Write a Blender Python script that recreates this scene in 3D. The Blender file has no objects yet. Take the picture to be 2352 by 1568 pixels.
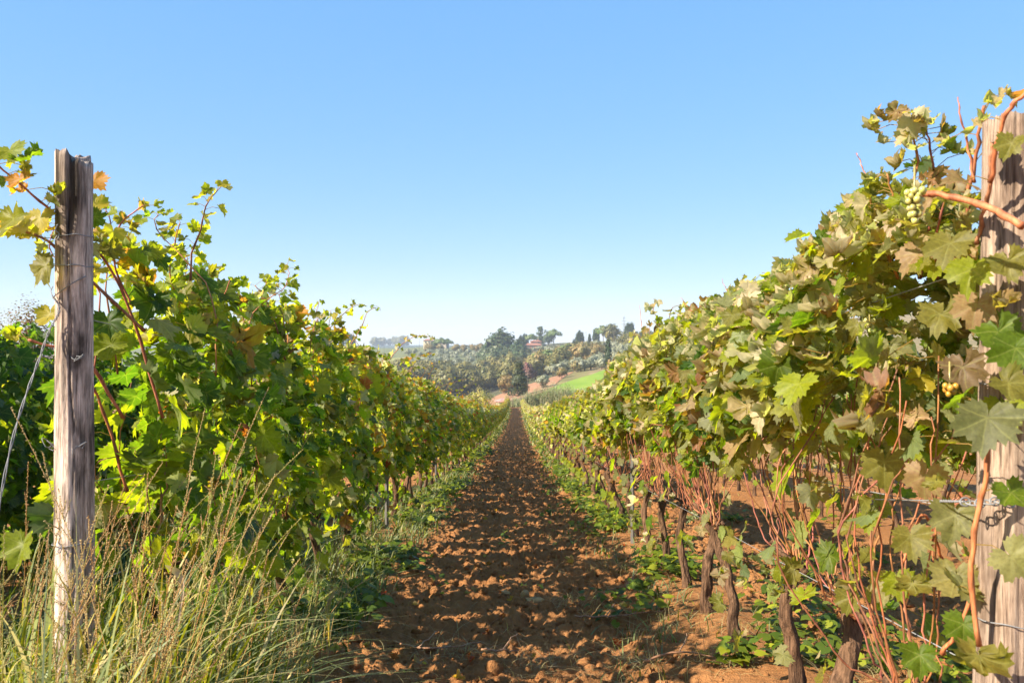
import bpy, math
import numpy as np
from mathutils import Vector, Matrix

# ---------------------------------------------------------------- camera, sky, sun, exposure
SC = bpy.context.scene
COL = SC.collection
FPX = 1900.0            # focal length in px of a 2352 px wide picture
VPX = 1187.0            # where the rows' direction meets the horizon
EYE = 1.15
cam_d = bpy.data.cameras.new("camera"); cam = bpy.data.objects.new("camera", cam_d); COL.objects.link(cam)
cam_d.sensor_width = 36.0; cam_d.lens = FPX / 2352 * 36.0
cam_d.clip_start = 0.05; cam_d.clip_end = 20000
cam.location = (0, 0, EYE); cam.rotation_euler = (math.radians(90), 0, math.atan((VPX - 1176) / FPX))
SC.camera = cam
cam_d.dof.use_dof = True; cam_d.dof.focus_distance = 5.0; cam_d.dof.aperture_fstop = 8.0
SUN_AZ, SUN_EL = math.radians(-116), math.radians(36)      # azimuth clockwise from +Y (the way the camera looks)
world = bpy.data.worlds.new("World"); SC.world = world; world.use_nodes = True
wn = world.node_tree; bg = wn.nodes["Background"]
sky = wn.nodes.new("ShaderNodeTexSky"); sky.sky_type = 'NISHITA'; sky.sun_disc = False
sky.sun_elevation = SUN_EL; sky.sun_rotation = SUN_AZ
sky.altitude = 100; sky.air_density = 1.0; sky.dust_density = 0.2; sky.ozone_density = 5.0
gm = wn.nodes.new('ShaderNodeGamma'); gm.inputs[1].default_value = .25; wn.links.new(sky.outputs[0], gm.inputs[0])      # a clear sky, evened out as the camera shows it
hs = wn.nodes.new('ShaderNodeHueSaturation'); hs.inputs['Saturation'].default_value = 2.6; hs.inputs['Value'].default_value = 2.33; wn.links.new(gm.outputs[0], hs.inputs['Color'])
tn = wn.nodes.new('ShaderNodeMix'); tn.data_type = 'RGBA'; tn.blend_type = 'MULTIPLY'; tn.inputs[0].default_value = 1; tn.inputs[7].default_value = (.92, .97, 1.12, 1)
wn.links.new(hs.outputs[0], tn.inputs[6]); wn.links.new(tn.outputs[2], bg.inputs[0]); bg.inputs[1].default_value = .103
sd = bpy.data.lights.new("sun", 'SUN'); so = bpy.data.objects.new("sun", sd); COL.objects.link(so)
sd.energy = 5.0; sd.angle = math.radians(0.5); sd.color = (1.0, 0.89, 0.72)
to_sun = Vector((math.sin(SUN_AZ) * math.cos(SUN_EL), math.cos(SUN_AZ) * math.cos(SUN_EL), math.sin(SUN_EL)))
so.rotation_euler = to_sun.to_track_quat('Z', 'Y').to_euler(); so.location = (-30, -10, 40)
vs = SC.view_settings; vs.view_transform = 'Standard'; vs.look = 'None'; vs.gamma = 1.0; vs.use_curve_mapping = False
vs.exposure = 1.45
SC.cycles.max_bounces = 8; SC.cycles.transmission_bounces = 6; SC.cycles.diffuse_bounces = 4; SC.cycles.volume_bounces = 2
SC.cycles.transparent_max_bounces = 6

R = np.random.default_rng(11)

# ---------------------------------------------------------------- noise
def _h(ix, iy, iz):
    n = (ix * 374761393 + iy * 668265263 + iz * 2147483647) & 0xffffffff
    n = ((n ^ (n >> 13)) * 1274126177) & 0xffffffff
    return ((n ^ (n >> 16)) & 0xffff) / 65535.0
def noise3(x, y, z=0.0):
    x, y, z = np.broadcast_arrays(np.asarray(x, float), np.asarray(y, float), np.asarray(z, float))
    fx, fy, fz = np.floor(x), np.floor(y), np.floor(z)
    ix, iy, iz = fx.astype(np.int64), fy.astype(np.int64), fz.astype(np.int64)
    tx, ty, tz = x - fx, y - fy, z - fz
    tx, ty, tz = [t * t * (3 - 2 * t) for t in (tx, ty, tz)]
    r = 0
    for dx in (0, 1):
        for dy in (0, 1):
            for dz in (0, 1):
                w = (tx if dx else 1 - tx) * (ty if dy else 1 - ty) * (tz if dz else 1 - tz)
                r = r + w * _h(ix + dx, iy + dy, iz + dz)
    return r
def fbm(x, y, z=0.0, o=4):
    r, a, t = 0, 1, 0
    for i in range(o):
        f = 2.0 ** i
        r = r + a * noise3(x * f + 17 * i, y * f + 9 * i, z * f); t += a; a *= .5
    return r / t
def sstep(a, b, x):
    t = np.clip((x - a) / (b - a), 0, 1); return t * t * (3 - 2 * t)

# ---------------------------------------------------------------- ground heights
def zb(y):
    y = np.maximum(np.asarray(y, float), 0.0); return -0.097 * y + 0.00018 * np.minimum(y, 142) ** 2
LX, RX = -1.444, 1.056
def mound(x, y):
    return 0.07 * np.exp(-((x - RX) / .4) ** 2) + 0.03 * np.exp(-((x - LX) / .4) ** 2) + 0.05 * sstep(.5, 1.2, x) * (1 - sstep(8, 20, y))
def ground(x, y): return zb(y) + mound(x, y)
_Ys = [142, 165, 200, 245, 300, 365, 450, 545, 670, 815, 1210, 3000, 9000]
END = 142.0
def dist(Y): return float(np.interp(Y, [84, 110, 150, 200, 260, 330, 420, 520, 650, 800, 1200, 3000], _Ys[:12]))
y84 = 784 + FPX * (EYE - float(zb(END)) + .1) / END
_T = {-1600: [950, 950, 920, 890, 860, 840, 820, 810, 800, 800, 792, 786],
      -600: [950, 960, 940, 905, 870, 850, 832, 812, 800, 800, 792, 786],
      700: [950, 960, 945, 925, 890, 858, 836, 812, 801, 803, 792, 786],
      900: [950, 960, 945, 925, 895, 865, 842, 814, 800, 803, 791, 786],
      1000: [948, 955, 945, 925, 897, 862, 838, 808, 797, 803, 791, 786],
      1100: [945, 945, 935, 922, 897, 868, 842, 812, 799, 803, 791, 786],
      1187: [938, 922, 905, 892, 876, 854, 838, 812, 795, 800, 791, 786],
      1250: [930, 910, 888, 868, 852, 840, 824, 796, 789, 800, 791, 786],
      1300: [926, 903, 877, 855, 843, 832, 815, 792, 787, 800, 791, 786],
      1400: [918, 886, 860, 842, 828, 812, 795, 784, 784, 800, 791, 786],
      1500: [905, 870, 842, 826, 812, 795, 780, 776, 780, 800, 791, 786],
      1620: [897, 858, 828, 808, 792, 772, 758, 757, 774, 795, 790, 786],
      2300: [890, 850, 800, 770, 740, 715, 702, 712, 740, 780, 790, 786],
      4200: [890, 850, 800, 770, 740, 715, 702, 712, 740, 780, 790, 786]}
_TP = np.array(sorted(_T)); _TV = np.array([[y84] + _T[k] for k in sorted(_T)])
def far_py(px, Y):
    """picture height (2352 px scale) of the far ground at bearing px and depth Y"""
    px, Y = np.broadcast_arrays(np.asarray(px, float), np.asarray(Y, float))
    ly = np.log(np.clip(Y, _Ys[0], _Ys[-1])); L = np.log(_Ys)
    cols = np.stack([np.interp(ly, L, v) for v in _TV], -1)
    i = np.clip(np.searchsorted(_TP, px) - 1, 0, len(_TP) - 2)
    t = np.clip((px - _TP[i]) / (_TP[i + 1] - _TP[i]), 0, 1)
    a = np.take_along_axis(cols, i[..., None], -1)[..., 0]; b = np.take_along_axis(cols, i[..., None] + 1, -1)[..., 0]
    return a + (b - a) * t
def far_z(px, Y):
    px = np.asarray(px, float); Y = np.asarray(Y, float)
    s = 0
    for k, w in ((-14, .25), (0, .5), (14, .25)): s = s + w * far_py(px + k, Y)
    z = EYE - (s - 784) / FPX * Y
    return z + (fbm(px * Y / FPX / 30, Y / 30) - .5) * 2.0 * sstep(95, 300, Y)
def bear(px, Y): return (px - VPX) / FPX * Y
def at(px, py, Y):      # a point that is Y metres ahead of the viewpoint
    return np.array([(px - VPX) / FPX * Y, Y, EYE - (py - 784) / FPX * Y])

# ---------------------------------------------------------------- mesh batches
class Batch:
    def __init__(s): s.v = []; s.c = []; s.l = []; s.li = []; s.lc = []; s.n = 0
    def add(s, v, li, lc, col=(1, 1, 1), luv=None):
        v = np.asarray(v, float).reshape(-1, 3); k = len(v)
        s.v.append(v)
        c = np.asarray(col, float)
        s.c.append(np.broadcast_to(c, (k, 3)) if c.ndim == 1 else c)
        s.l.append(np.zeros((k, 3)) if luv is None else np.asarray(luv, float))
        s.li.append(np.asarray(li, np.int64) + s.n); s.lc.append(np.asarray(lc, np.int64)); s.n += k
    def many(s, t, M, T, col, rnd):
        """t=(verts, loop idx, loop counts, luv) stamped k times: M (k,3,3) columns = axes, T (k,3), col (k,3)"""
        tv, tl, tc, tu = t
        k, n = len(T), len(tv)
        if k == 0: return
        V = np.einsum('kij,nj->kni', M, tv) + T[:, None, :]
        li = (tl[None, :] + (np.arange(k) * n)[:, None]).ravel()
        U = np.broadcast_to(tu, (k, n, 3)).copy(); U[:, :, 2] = rnd[:, None]
        s.add(V.reshape(-1, 3), li, np.tile(tc, k), np.repeat(col, n, 0), U.reshape(-1, 3))
    def tube(s, P, r, seg=6, col=(1, 1, 1), cap=True, jit=0.0):
        P = np.asarray(P, float); n = len(P); r = np.broadcast_to(np.asarray(r, float), (n,))
        t = np.gradient(P, axis=0); t /= np.linalg.norm(t, axis=1)[:, None] + 1e-12
        ref = np.array([0, 0, 1.0]) if abs(t[:, 2]).mean() < .8 else np.array([1.0, 0, 0])
        a = np.cross(t, ref); a /= np.linalg.norm(a, axis=1)[:, None] + 1e-12; b = np.cross(t, a)
        th = np.arange(seg) / seg * 2 * math.pi
        rr = r[:, None] * (1 + (jit * (R.random((n, seg)) - .5) * 2 if jit else 0))
        V = P[:, None, :] + rr[..., None] * (np.cos(th)[None, :, None] * a[:, None, :] + np.sin(th)[None, :, None] * b[:, None, :])
        i = np.arange(n - 1)[:, None] * seg; j = np.arange(seg)[None, :]; k = (j + 1) % seg
        q = np.stack([i + j, i + k, i + seg + k, i + seg + j], -1).reshape(-1, 4)
        li = q.ravel(); lc = np.full(len(q), 4)
        if cap:
            li = np.concatenate([li, np.arange(seg)[::-1], (n - 1) * seg + np.arange(seg)]); lc = np.concatenate([lc, [seg, seg]])
        u = np.zeros((n * seg, 3)); u[:, 0] = np.tile(np.cos(th), n); u[:, 1] = np.repeat(np.linspace(0, 1, n), seg)
        s.add(V.reshape(-1, 3), li, lc, col, u)
    def box(s, c, h, col=(1, 1, 1), rz=0.0):
        v = np.array([[x, y, z] for x in (-1, 1) for y in (-1, 1) for z in (-1, 1)], float) * np.asarray(h, float)
        ca, sa = math.cos(rz), math.sin(rz)
        v = v @ np.array([[ca, sa, 0], [-sa, ca, 0], [0, 0, 1]]) + np.asarray(c, float)
        f = [0, 1, 3, 2, 4, 6, 7, 5, 0, 4, 5, 1, 2, 3, 7, 6, 0, 2, 6, 4, 1, 5, 7, 3]
        s.add(v, f, [4] * 6, col)
    def mesh(s, name, mat, smooth=True):
        me = bpy.data.meshes.new(name)
        v = np.concatenate(s.v); li = np.concatenate(s.li).astype(np.int32); lc = np.concatenate(s.lc)
        me.vertices.add(len(v)); me.vertices.foreach_set("co", v.astype(np.float32).ravel())
        me.loops.add(len(li)); me.loops.foreach_set("vertex_index", li)
        me.polygons.add(len(lc)); me.polygons.foreach_set("loop_start", np.concatenate([[0], np.cumsum(lc)[:-1]]).astype(np.int32))
        me.polygons.foreach_set("use_smooth", np.full(len(lc), smooth))
        c = np.ones((len(v), 4), np.float32); c[:, :3] = np.concatenate(s.c)
        at_ = me.attributes.new("Col", 'FLOAT_COLOR', 'POINT'); at_.data.foreach_set("color", c.ravel())
        at_ = me.attributes.new("luv", 'FLOAT_VECTOR', 'POINT'); at_.data.foreach_set("vector", np.concatenate(s.l).astype(np.float32).ravel())
        me.update(calc_edges=True)
        me.materials.append(mat)
        return me
def link(name, data, parent=None, loc=(0, 0, 0), rot=0.0, scale=1.0, label=None, cat=None, group=None, kind=None):
    o = bpy.data.objects.new(name, data); COL.objects.link(o)
    o.location = loc
    if rot: o.rotation_euler = (0, 0, rot)
    o.scale = (scale, scale, scale) if np.isscalar(scale) else scale
    if parent is not None: o.parent = parent
    if label: o["label"] = label
    if cat: o["category"] = cat
    if group: o["group"] = group
    if kind: o["kind"] = kind
    return o

# ---------------------------------------------------------------- materials
class NT:
    def __init__(s, name):
        s.m = bpy.data.materials.new(name); s.m.use_nodes = True; s.t = s.m.node_tree; s.t.nodes.clear()
        s.out = s.n("ShaderNodeOutputMaterial")
    def n(s, ty, **kw):
        nd = s.t.nodes.new(ty)
        for k, v in kw.items():
            if k.startswith("i_"): s.set(nd, k[2:], v)
            else: setattr(nd, k, v)
        return nd
    def set(s, nd, key, v):
        sock = nd.inputs[int(key)] if key.isdigit() else nd.inputs[key.replace("_", " ")]
        if hasattr(v, "is_linked") or isinstance(v, bpy.types.NodeSocket): s.t.links.new(v, sock)
        else: sock.default_value = v
    def math(s, op, a, b=0.0, c=None, clamp=False):
        nd = s.n("ShaderNodeMath", operation=op, use_clamp=clamp); s.set(nd, "0", a); s.set(nd, "1", b)
        if c is not None: s.set(nd, "2", c)
        return nd.outputs[0]
    def mix(s, f, a, b, mode='MIX'):
        nd = s.n("ShaderNodeMix", data_type='RGBA', blend_type=mode)
        for i, v in ((0, f), (6, a), (7, b)):
            if isinstance(v, (tuple, list)) and len(v) == 3: v = (*v, 1)
            s.set(nd, str(i), v)
        return nd.outputs[2]
    def ramp(s, f, *stops):
        nd = s.n("ShaderNodeValToRGB"); e = nd.color_ramp.elements
        while len(e) < len(stops): e.new(.5)
        for el, (p, c) in zip(e, stops):
            el.position = p; el.color = (c, c, c, 1) if np.isscalar(c) else (*c, 1)
        s.set(nd, "0", f); return nd.outputs[0]
    def noise(s, vec, scale, detail=4.0, rough=.6, dist=0.0):
        nd = s.n("ShaderNodeTexNoise"); s.set(nd, "Vector", vec); s.set(nd, "Scale", scale); s.set(nd, "Detail", detail)
        s.set(nd, "Roughness", rough); s.set(nd, "Distortion", dist); return nd.outputs[0]
    def attr(s, name):
        return s.n("ShaderNodeAttribute", attribute_name=name)
    def bsdf(s, col, rough=.8, spec=.3, normal=None):
        b = s.n("ShaderNodeBsdfPrincipled"); s.set(b, "Base_Color", col if not (isinstance(col, tuple) and len(col) == 3) else (*col, 1)); s.set(b, "Roughness", rough)
        s.set(b, "Specular_IOR_Level", spec)
        if normal is not None: s.set(b, "Normal", normal)
        return b.outputs[0]
    def bump(s, h, strength=.5, dist=.01):
        nd = s.n("ShaderNodeBump"); s.set(nd, "Strength", strength); s.set(nd, "Distance", dist); s.set(nd, "Height", h); return nd.outputs[0]
    def done(s, sh):
        s.t.links.new(sh, s.out.inputs[0]); return s.m
    def obj(s): return s.n("ShaderNodeTexCoord").outputs["Object"]
    def scaled(s, v, sc):
        nd = s.n("ShaderNodeMapping"); s.set(nd, "Vector", v); s.set(nd, "Scale", sc); return nd.outputs[0]

def mat_leaf(name, trans=.58, veins=True, tcol=(2.65, 2.7, .5)):
    n = NT(name); c = n.attr("Col").outputs["Color"]
    if veins:
        lv = n.attr("luv").outputs["Vector"]; sp = n.n("ShaderNodeSeparateXYZ"); n.set(sp, "0", lv)
        x, y, r = sp.outputs; ax = n.math('ABSOLUTE', x)
        vm = None
        for a in (0, 48, 100):
            dx, dy = math.sin(math.radians(a)), math.cos(math.radians(a))
            dist = n.math('ABSOLUTE', n.math('SUBTRACT', n.math('MULTIPLY', ax, dy), n.math('MULTIPLY', y, dx)))
            dot = n.math('ADD', n.math('MULTIPLY', ax, dx), n.math('MULTIPLY', y, dy))
            m = n.math('MULTIPLY', n.math('GREATER_THAN', dot, 0.0), n.math('SUBTRACT', 1.0, n.math('DIVIDE', dist, .03), clamp=True))
            vm = m if vm is None else n.math('MAXIMUM', vm, m)
        c = n.mix(n.math('MULTIPLY', vm, .45), c, n.mix(.5, c, (.42, .44, .16)))
        off = n.n("ShaderNodeVectorMath", operation='MULTIPLY_ADD'); n.set(off, "0", lv); n.set(off, "1", (1, 1, 40)); n.set(off, "2", (0, 0, 0))
        nz = n.noise(off.outputs[0], 2.2, 4)
        rad = n.math('SQRT', n.math('ADD', n.math('MULTIPLY', x, x), n.math('MULTIPLY', y, y)))
        e = n.math('ADD', n.math('MULTIPLY', rad, .35), nz)
        e = n.math('ADD', e, n.math('MULTIPLY', n.math('FRACT', n.math('MULTIPLY', r, 7.31)), .5))
        c = n.mix(n.ramp(e, (1.03, 0.0), (1.2, .8)), c, n.mix(.55, c, (.34, .15, .05)))
        nz2 = n.noise(off.outputs[0], 9.0, 2)
        c = n.mix(n.ramp(nz2, (.3, .35), (.62, 0.0)), c, (0.0, 0.0, 0.0), 'MIX') if False else n.mix(1.0, c, n.ramp(nz2, (.25, .72), (.75, 1.25)), 'MULTIPLY')
    bf = n.n("ShaderNodeNewGeometry").outputs["Backfacing"]
    front = c
    back = n.mix(.42, c, (.30, .33, .20))
    cc = n.mix(bf, front, back)
    tv = n.n('ShaderNodeVectorMath', operation='MULTIPLY'); n.set(tv, '0', c); n.set(tv, '1', tcol); tm = n.n('ShaderNodeVectorMath', operation='MINIMUM'); n.set(tm, '0', tv.outputs[0]); n.set(tm, '1', (.64, .66, .34)); tc = tm.outputs[0]
    b = n.bsdf(cc, .5, .28)
    t = n.n("ShaderNodeBsdfTranslucent"); n.set(t, "Color", tc)
    mx = n.n("ShaderNodeMixShader"); n.set(mx, "0", trans); n.t.links.new(b, mx.inputs[1]); n.t.links.new(t.outputs[0], mx.inputs[2])
    return n.done(mx.outputs[0])
def mat_plain(name, col, rough=.8, var=.25, scale=20, spec=.25, use_attr=False, bump=0.0, stretch=(1, 1, 1), dark=None):
    n = NT(name); o = n.scaled(n.obj(), stretch)
    base = n.attr("Col").outputs["Color"] if use_attr else (*col, 1)
    nz = n.noise(o, scale, 5)
    c = n.mix(1.0, base, n.ramp(nz, (.25, 1 - var), (.75, 1 + var)), 'MULTIPLY')
    if dark is not None:
        c = n.mix(n.ramp(n.noise(o, scale * .35, 4), (.48, 0.0), (.66, .85)), c, dark)
    nm = n.bump(nz, .8, bump) if bump else None
    return n.done(n.bsdf(c, rough, spec, nm))
M_LEAF = mat_leaf("vine_leaf")
M_GRASS = mat_leaf("grass_blade", .35, False, (1.7, 1.6, .6))
M_CROWN = mat_leaf("far_foliage", .13, False, (1.5, 1.5, .6))
M_CANE = mat_plain("cane_bark", None, .6, .55, 150, .3, use_attr=True, stretch=(1, 1, .12))
M_TRUNK = mat_plain("vine_bark", (.15, .085, .05), .95, .75, 90, .1, bump=.03, stretch=(1, 1, .12), dark=(.035, .022, .017, 1))
M_WIRE = mat_plain("galvanised_wire", (.20, .20, .205), .5, .2, 80, .5)
M_STAKE = mat_plain("grey_stake", (.17, .16, .145), .8, .2, 30)
M_TREEBARK = mat_plain("tree_bark", (.12, .09, .07), .9, .3, 4)
M_STONE = mat_plain("stone", (.42, .27, .13), .9, .3, 12, bump=.01)

# ---------------------------------------------------------------- vine leaves
_A = np.radians([0, 14, 27, 38, 50, 64, 77, 90, 103, 120, 140, 158, 170, 180])
_Rr = np.array([1.0, .85, .66, .77, .90, .78, .62, .69, .77, .68, .60, .52, .36, .10])
def leaf_t(K, rings, curl, seed, wave=.07, droop=.25, fold=.12):
    """a five-lobed toothed leaf of unit length, petiole joint at 0, tip along +Y, upper side +Z"""
    g = np.random.default_rng(seed)
    th = (np.arange(K) + .5) / K * 2 * math.pi - math.pi
    r = np.interp(np.abs(th), _A, _Rr) * (1 + .07 * np.sin(th * 2 + g.random() * 6) * .5)
    if K >= 24: r = r * np.where(np.arange(K) % 2 == 0, 1.08, .885) * (1 + .07 * (g.random(K) - .5)) * (1 + .06 * np.sin(th * 1.0 + g.random() * 6))
    V = [np.zeros((1, 2))]
    for i in range(rings):
        f = (i + 1) / rings
        V.append(np.stack([np.sin(th) * r * f, np.cos(th) * r * f], -1))
    p = np.concatenate(V); x, y = p[:, 0], p[:, 1]
    rad = np.hypot(x, y); an = np.arctan2(x, y); ph = g.random(3) * 6.28
    quilt = .05 * np.abs(np.sin(an * 3.6)) * rad * np.clip(1.6 - rad, 0, 1)
    z = fold * np.abs(x) * (1 if curl < 1 else .5) - droop * rad ** 2 * (.6 + .4 * np.cos(an)) + wave * rad ** 1.5 * (np.sin(3 * an + ph[0]) + .7 * np.sin(5 * an + ph[1])) + quilt
    q = np.stack([x, y, z], -1)
    if curl > 0:     # dry leaves roll up along both axes
        k = curl * (.8 + .5 * g.random()); a = g.random() * 3.14
        ca, sa = math.cos(a), math.sin(a)
        u, w = q[:, 0] * ca + q[:, 1] * sa, -q[:, 0] * sa + q[:, 1] * ca
        zz = q[:, 2] + (1 - np.cos(k * u)) / k; u2 = np.sin(k * u) / k
        k2 = k * .55; zz = zz + (1 - np.cos(k2 * w)) / k2 * (.6 + .5 * np.sin(u * 5 + ph[2])); w2 = np.sin(k2 * w) / k2
        q = np.stack([u2 * ca - w2 * sa, u2 * sa + w2 * ca, zz], -1)
        q += ((g.random(q.shape) - .5) * .045 + .16 * (np.stack([noise3(x * 3 + seed, y * 3, k_ * 5.0) for k_ in range(3)], -1) - .5)) * min(curl, 2)
    li, lc = [], []
    for j in range(K):
        k = (j + 1) % K
        if j == K - 1: continue          # the notch at the stalk stays open
        li += [0, 1 + k, 1 + j]; lc.append(3)
        for i in range(rings - 1):
            a, b = 1 + i * K, 1 + (i + 1) * K
            li += [a + j, a + k, b + k, b + j]; lc.append(4)
    return q, np.array(li), np.array(lc), np.concatenate([p, np.zeros((len(p), 1))], 1)
LEAF = {}
for lod, (K, rg) in {"hi": (46, 3), "mid": (26, 1), "lo": (11, 1)}.items():
    LEAF[lod] = [leaf_t(K, rg, [.3, .8, 1.2, 1.7, .15, 1.0][i], 10 + i, [.08, .11, .13, .14, .09, .16][i], [.15, .35, .4, .25, .5, .2][i], [.18, .28, .1, .15, .34, .05][i]) for i in range(6)]
    LEAF[lod + "_dry"] = [leaf_t(K, rg, [1.5, 2.4, 1.9, 3.0][i], 40 + i, .2, .25) for i in range(4)]

C_ = lambda *a: np.array(a, float)
PAL = {"dark": C_(.047, .090, .012), "mid": C_(.092, .143, .012), "olive": C_(.170, .158, .034), "grey": C_(.195, .195, .085), "lime": C_(.190, .222, .014),
       "yellow": C_(.38, .29, .03), "orange": C_(.50, .18, .02), "red": C_(.38, .07, .02), "tan": C_(.46, .33, .18), "cream": C_(.58, .47, .29), "brown": C_(.24, .12, .055), "rose": C_(.30, .19, .10)}
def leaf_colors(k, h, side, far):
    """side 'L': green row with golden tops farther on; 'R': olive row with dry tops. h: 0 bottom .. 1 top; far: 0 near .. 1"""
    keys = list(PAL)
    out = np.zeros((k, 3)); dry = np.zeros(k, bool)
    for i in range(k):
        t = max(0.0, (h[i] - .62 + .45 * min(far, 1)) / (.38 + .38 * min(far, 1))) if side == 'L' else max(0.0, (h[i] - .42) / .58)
        if side == 'D': w = dict(dark=.62, mid=.30, lime=.04, olive=.03, yellow=.01)  # outer left row: its shade side is put into darker leaf colours
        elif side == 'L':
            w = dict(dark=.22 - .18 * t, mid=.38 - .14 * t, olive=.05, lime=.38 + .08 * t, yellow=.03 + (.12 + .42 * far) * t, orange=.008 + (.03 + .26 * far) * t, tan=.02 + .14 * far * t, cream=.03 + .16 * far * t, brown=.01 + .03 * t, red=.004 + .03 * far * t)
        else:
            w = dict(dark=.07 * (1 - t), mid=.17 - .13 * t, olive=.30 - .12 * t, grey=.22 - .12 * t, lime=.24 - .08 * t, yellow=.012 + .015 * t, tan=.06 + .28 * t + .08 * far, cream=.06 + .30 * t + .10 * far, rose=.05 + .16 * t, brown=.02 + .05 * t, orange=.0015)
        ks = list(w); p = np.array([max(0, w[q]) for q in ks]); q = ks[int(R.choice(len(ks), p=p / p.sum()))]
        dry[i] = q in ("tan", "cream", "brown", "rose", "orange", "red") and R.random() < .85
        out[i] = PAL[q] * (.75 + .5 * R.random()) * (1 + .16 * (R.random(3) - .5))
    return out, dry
def frames(nrm, tip):
    z = nrm / np.linalg.norm(nrm, axis=1)[:, None]
    y = tip - (tip * z).sum(1)[:, None] * z; y /= np.linalg.norm(y, axis=1)[:, None] + 1e-9
    return np.stack([np.cross(y, z), y, z], -1)
def put_leaves(B, P, nrm, tip, size, col, dry, lod):
    M = frames(nrm, tip) * (size / 1.55)[:, None, None]
    k = len(P); rnd = R.random(k)
    pick = R.integers(0, 12, k)
    for d in (False, True):
        ts = LEAF[lod + ("_dry" if d else "")]
        for i, t in enumerate(ts):
            m = (dry == d) & (pick % len(ts) == i)
            B.many(t, M[m], P[m], col[m], rnd[m])
def prof(h, hb, ht, wide):     # half thickness of the hedge at height h
    t = (h - hb) / (ht - hb)
    return wide * (.62 + .75 * np.sin(np.clip(t * 1.02 + .06, 0, 1) * math.pi) ** .8) * np.where(t > .8, 1 - .55 * (t - .8) / .2, 1)
def canopy(B, side, y0, y1, yabs, n, lod, hb, ht, wide, far, size=.115, slope=0.0, low=0.0):
    """leaves of one vine between y0 and y1 (along the row), in the vine's own space"""
    v = R.uniform(y0, y1, int(n * 1.5)); k = len(v)
    top = ht + .16 * (noise3((v + yabs) * 1.7, 3.3, 0 if side == 'L' else 9) - .45)
    bot = hb + .30 * (noise3((v + yabs) * 2.3, 8.1, 0 if side == 'L' else 9) - .4)
    hh = R.beta(1.25, 1.12, k); h = bot + hh * (top - bot)
    if low: # a few hanging leaves below the wall
        m = R.random(k) < low; h[m] = R.uniform(.14, max(hb, .2), m.sum())
    sg = np.where(R.random(k) < .5, -1, 1)
    T = prof(h, bot, top, wide) * (.72 + .62 * noise3((v + yabs) * 2.6, h * 2.8, sg * 7 + (3 if side == 'L' else 20)))
    dep = np.where(R.random(k) < .72, 1 - .35 * R.random(k) ** 1.5, R.random(k))
    u = sg * T * dep
    keep = noise3((v + yabs) * 4.5, h * 4.5, sg * 5 + 31) > .27
    keep &= np.arange(k) < n * 1.5
    v, h, sg, u, hh = v[keep][:n], h[keep][:n], sg[keep][:n], u[keep][:n], hh[keep][:n]; k = len(v)
    rel = np.clip((h - hb) / (ht - hb), 0, 1)
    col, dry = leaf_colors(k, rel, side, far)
    nrm = np.stack([sg * (.75 - .3 * rel) + R.normal(0, .38, k), R.normal(0, .45, k), .38 + .35 * rel + R.normal(0, .32, k)], -1)
    flip = R.random(k) < .13; nrm[flip] *= -1
    tip = np.stack([sg * .35 + R.normal(0, .35, k), R.normal(0, .5, k), -.75 + R.normal(0, .35, k)], -1)
    sz = size * np.exp(R.normal(0, .24, k)) * np.where(dry, 1.22, 1) * np.where(rel > .85, .85, 1)
    P = np.stack([u, v, h + slope * v], -1)
    put_leaves(B, P, nrm, tip, sz, col, dry, lod)
    if lod == "hi":     # leaf stalks run back towards the canes
        pk = R.random(k) < .5
        for p, s_ in zip(P[pk], sg[pk]):
            q = p + np.array([-s_ * R.uniform(.02, .07), R.normal(0, .04), R.uniform(-.02, .05)])
            B.tube([p, (p + q) / 2 + R.normal(0, .006, 3), q], .0013, 3, (.36, .20, .07), cap=False)
def curve(pts, n=14, wob=.0):
    """smooth polyline through pts"""
    P = np.asarray(pts, float); t = np.linspace(0, len(P) - 1, n); out = []
    for q in t:
        i = min(int(q), len(P) - 2); f = q - i
        a, b, c, d = P[max(i - 1, 0)], P[i], P[i + 1], P[min(i + 2, len(P) - 1)]
        out.append(.5 * ((2 * b) + (c - a) * f + (2 * a - 5 * b + 4 * c - d) * f * f + (3 * b - a - 3 * c + d) * f ** 3))
    out = np.array(out)
    if wob: out[1:-1] += R.normal(0, wob, (n - 2, 3))
    return out
def cane_mesh(pts, r0, r1, n=18, wob=.004, seg=7, tint=(1, 1, 1)):
    B = Batch(); P = curve(pts, n, wob); r = np.linspace(r0, r1, n)
    r = r * np.where(np.arange(n) % 3 == 0, 1.28, 1.0)       # swollen nodes
    B.tube(P, r, seg, np.array([.42, .155, .07]) * np.asarray(tint))
    c = B.c[-1].copy(); nd = np.repeat(np.where(np.arange(n) % 3 == 0, .55, 1.0) * (1.12 - .3 * R.random(n)), seg); B.c[-1] = c * nd[:, None]
    return B.mesh("cane", M_CANE), P
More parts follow.
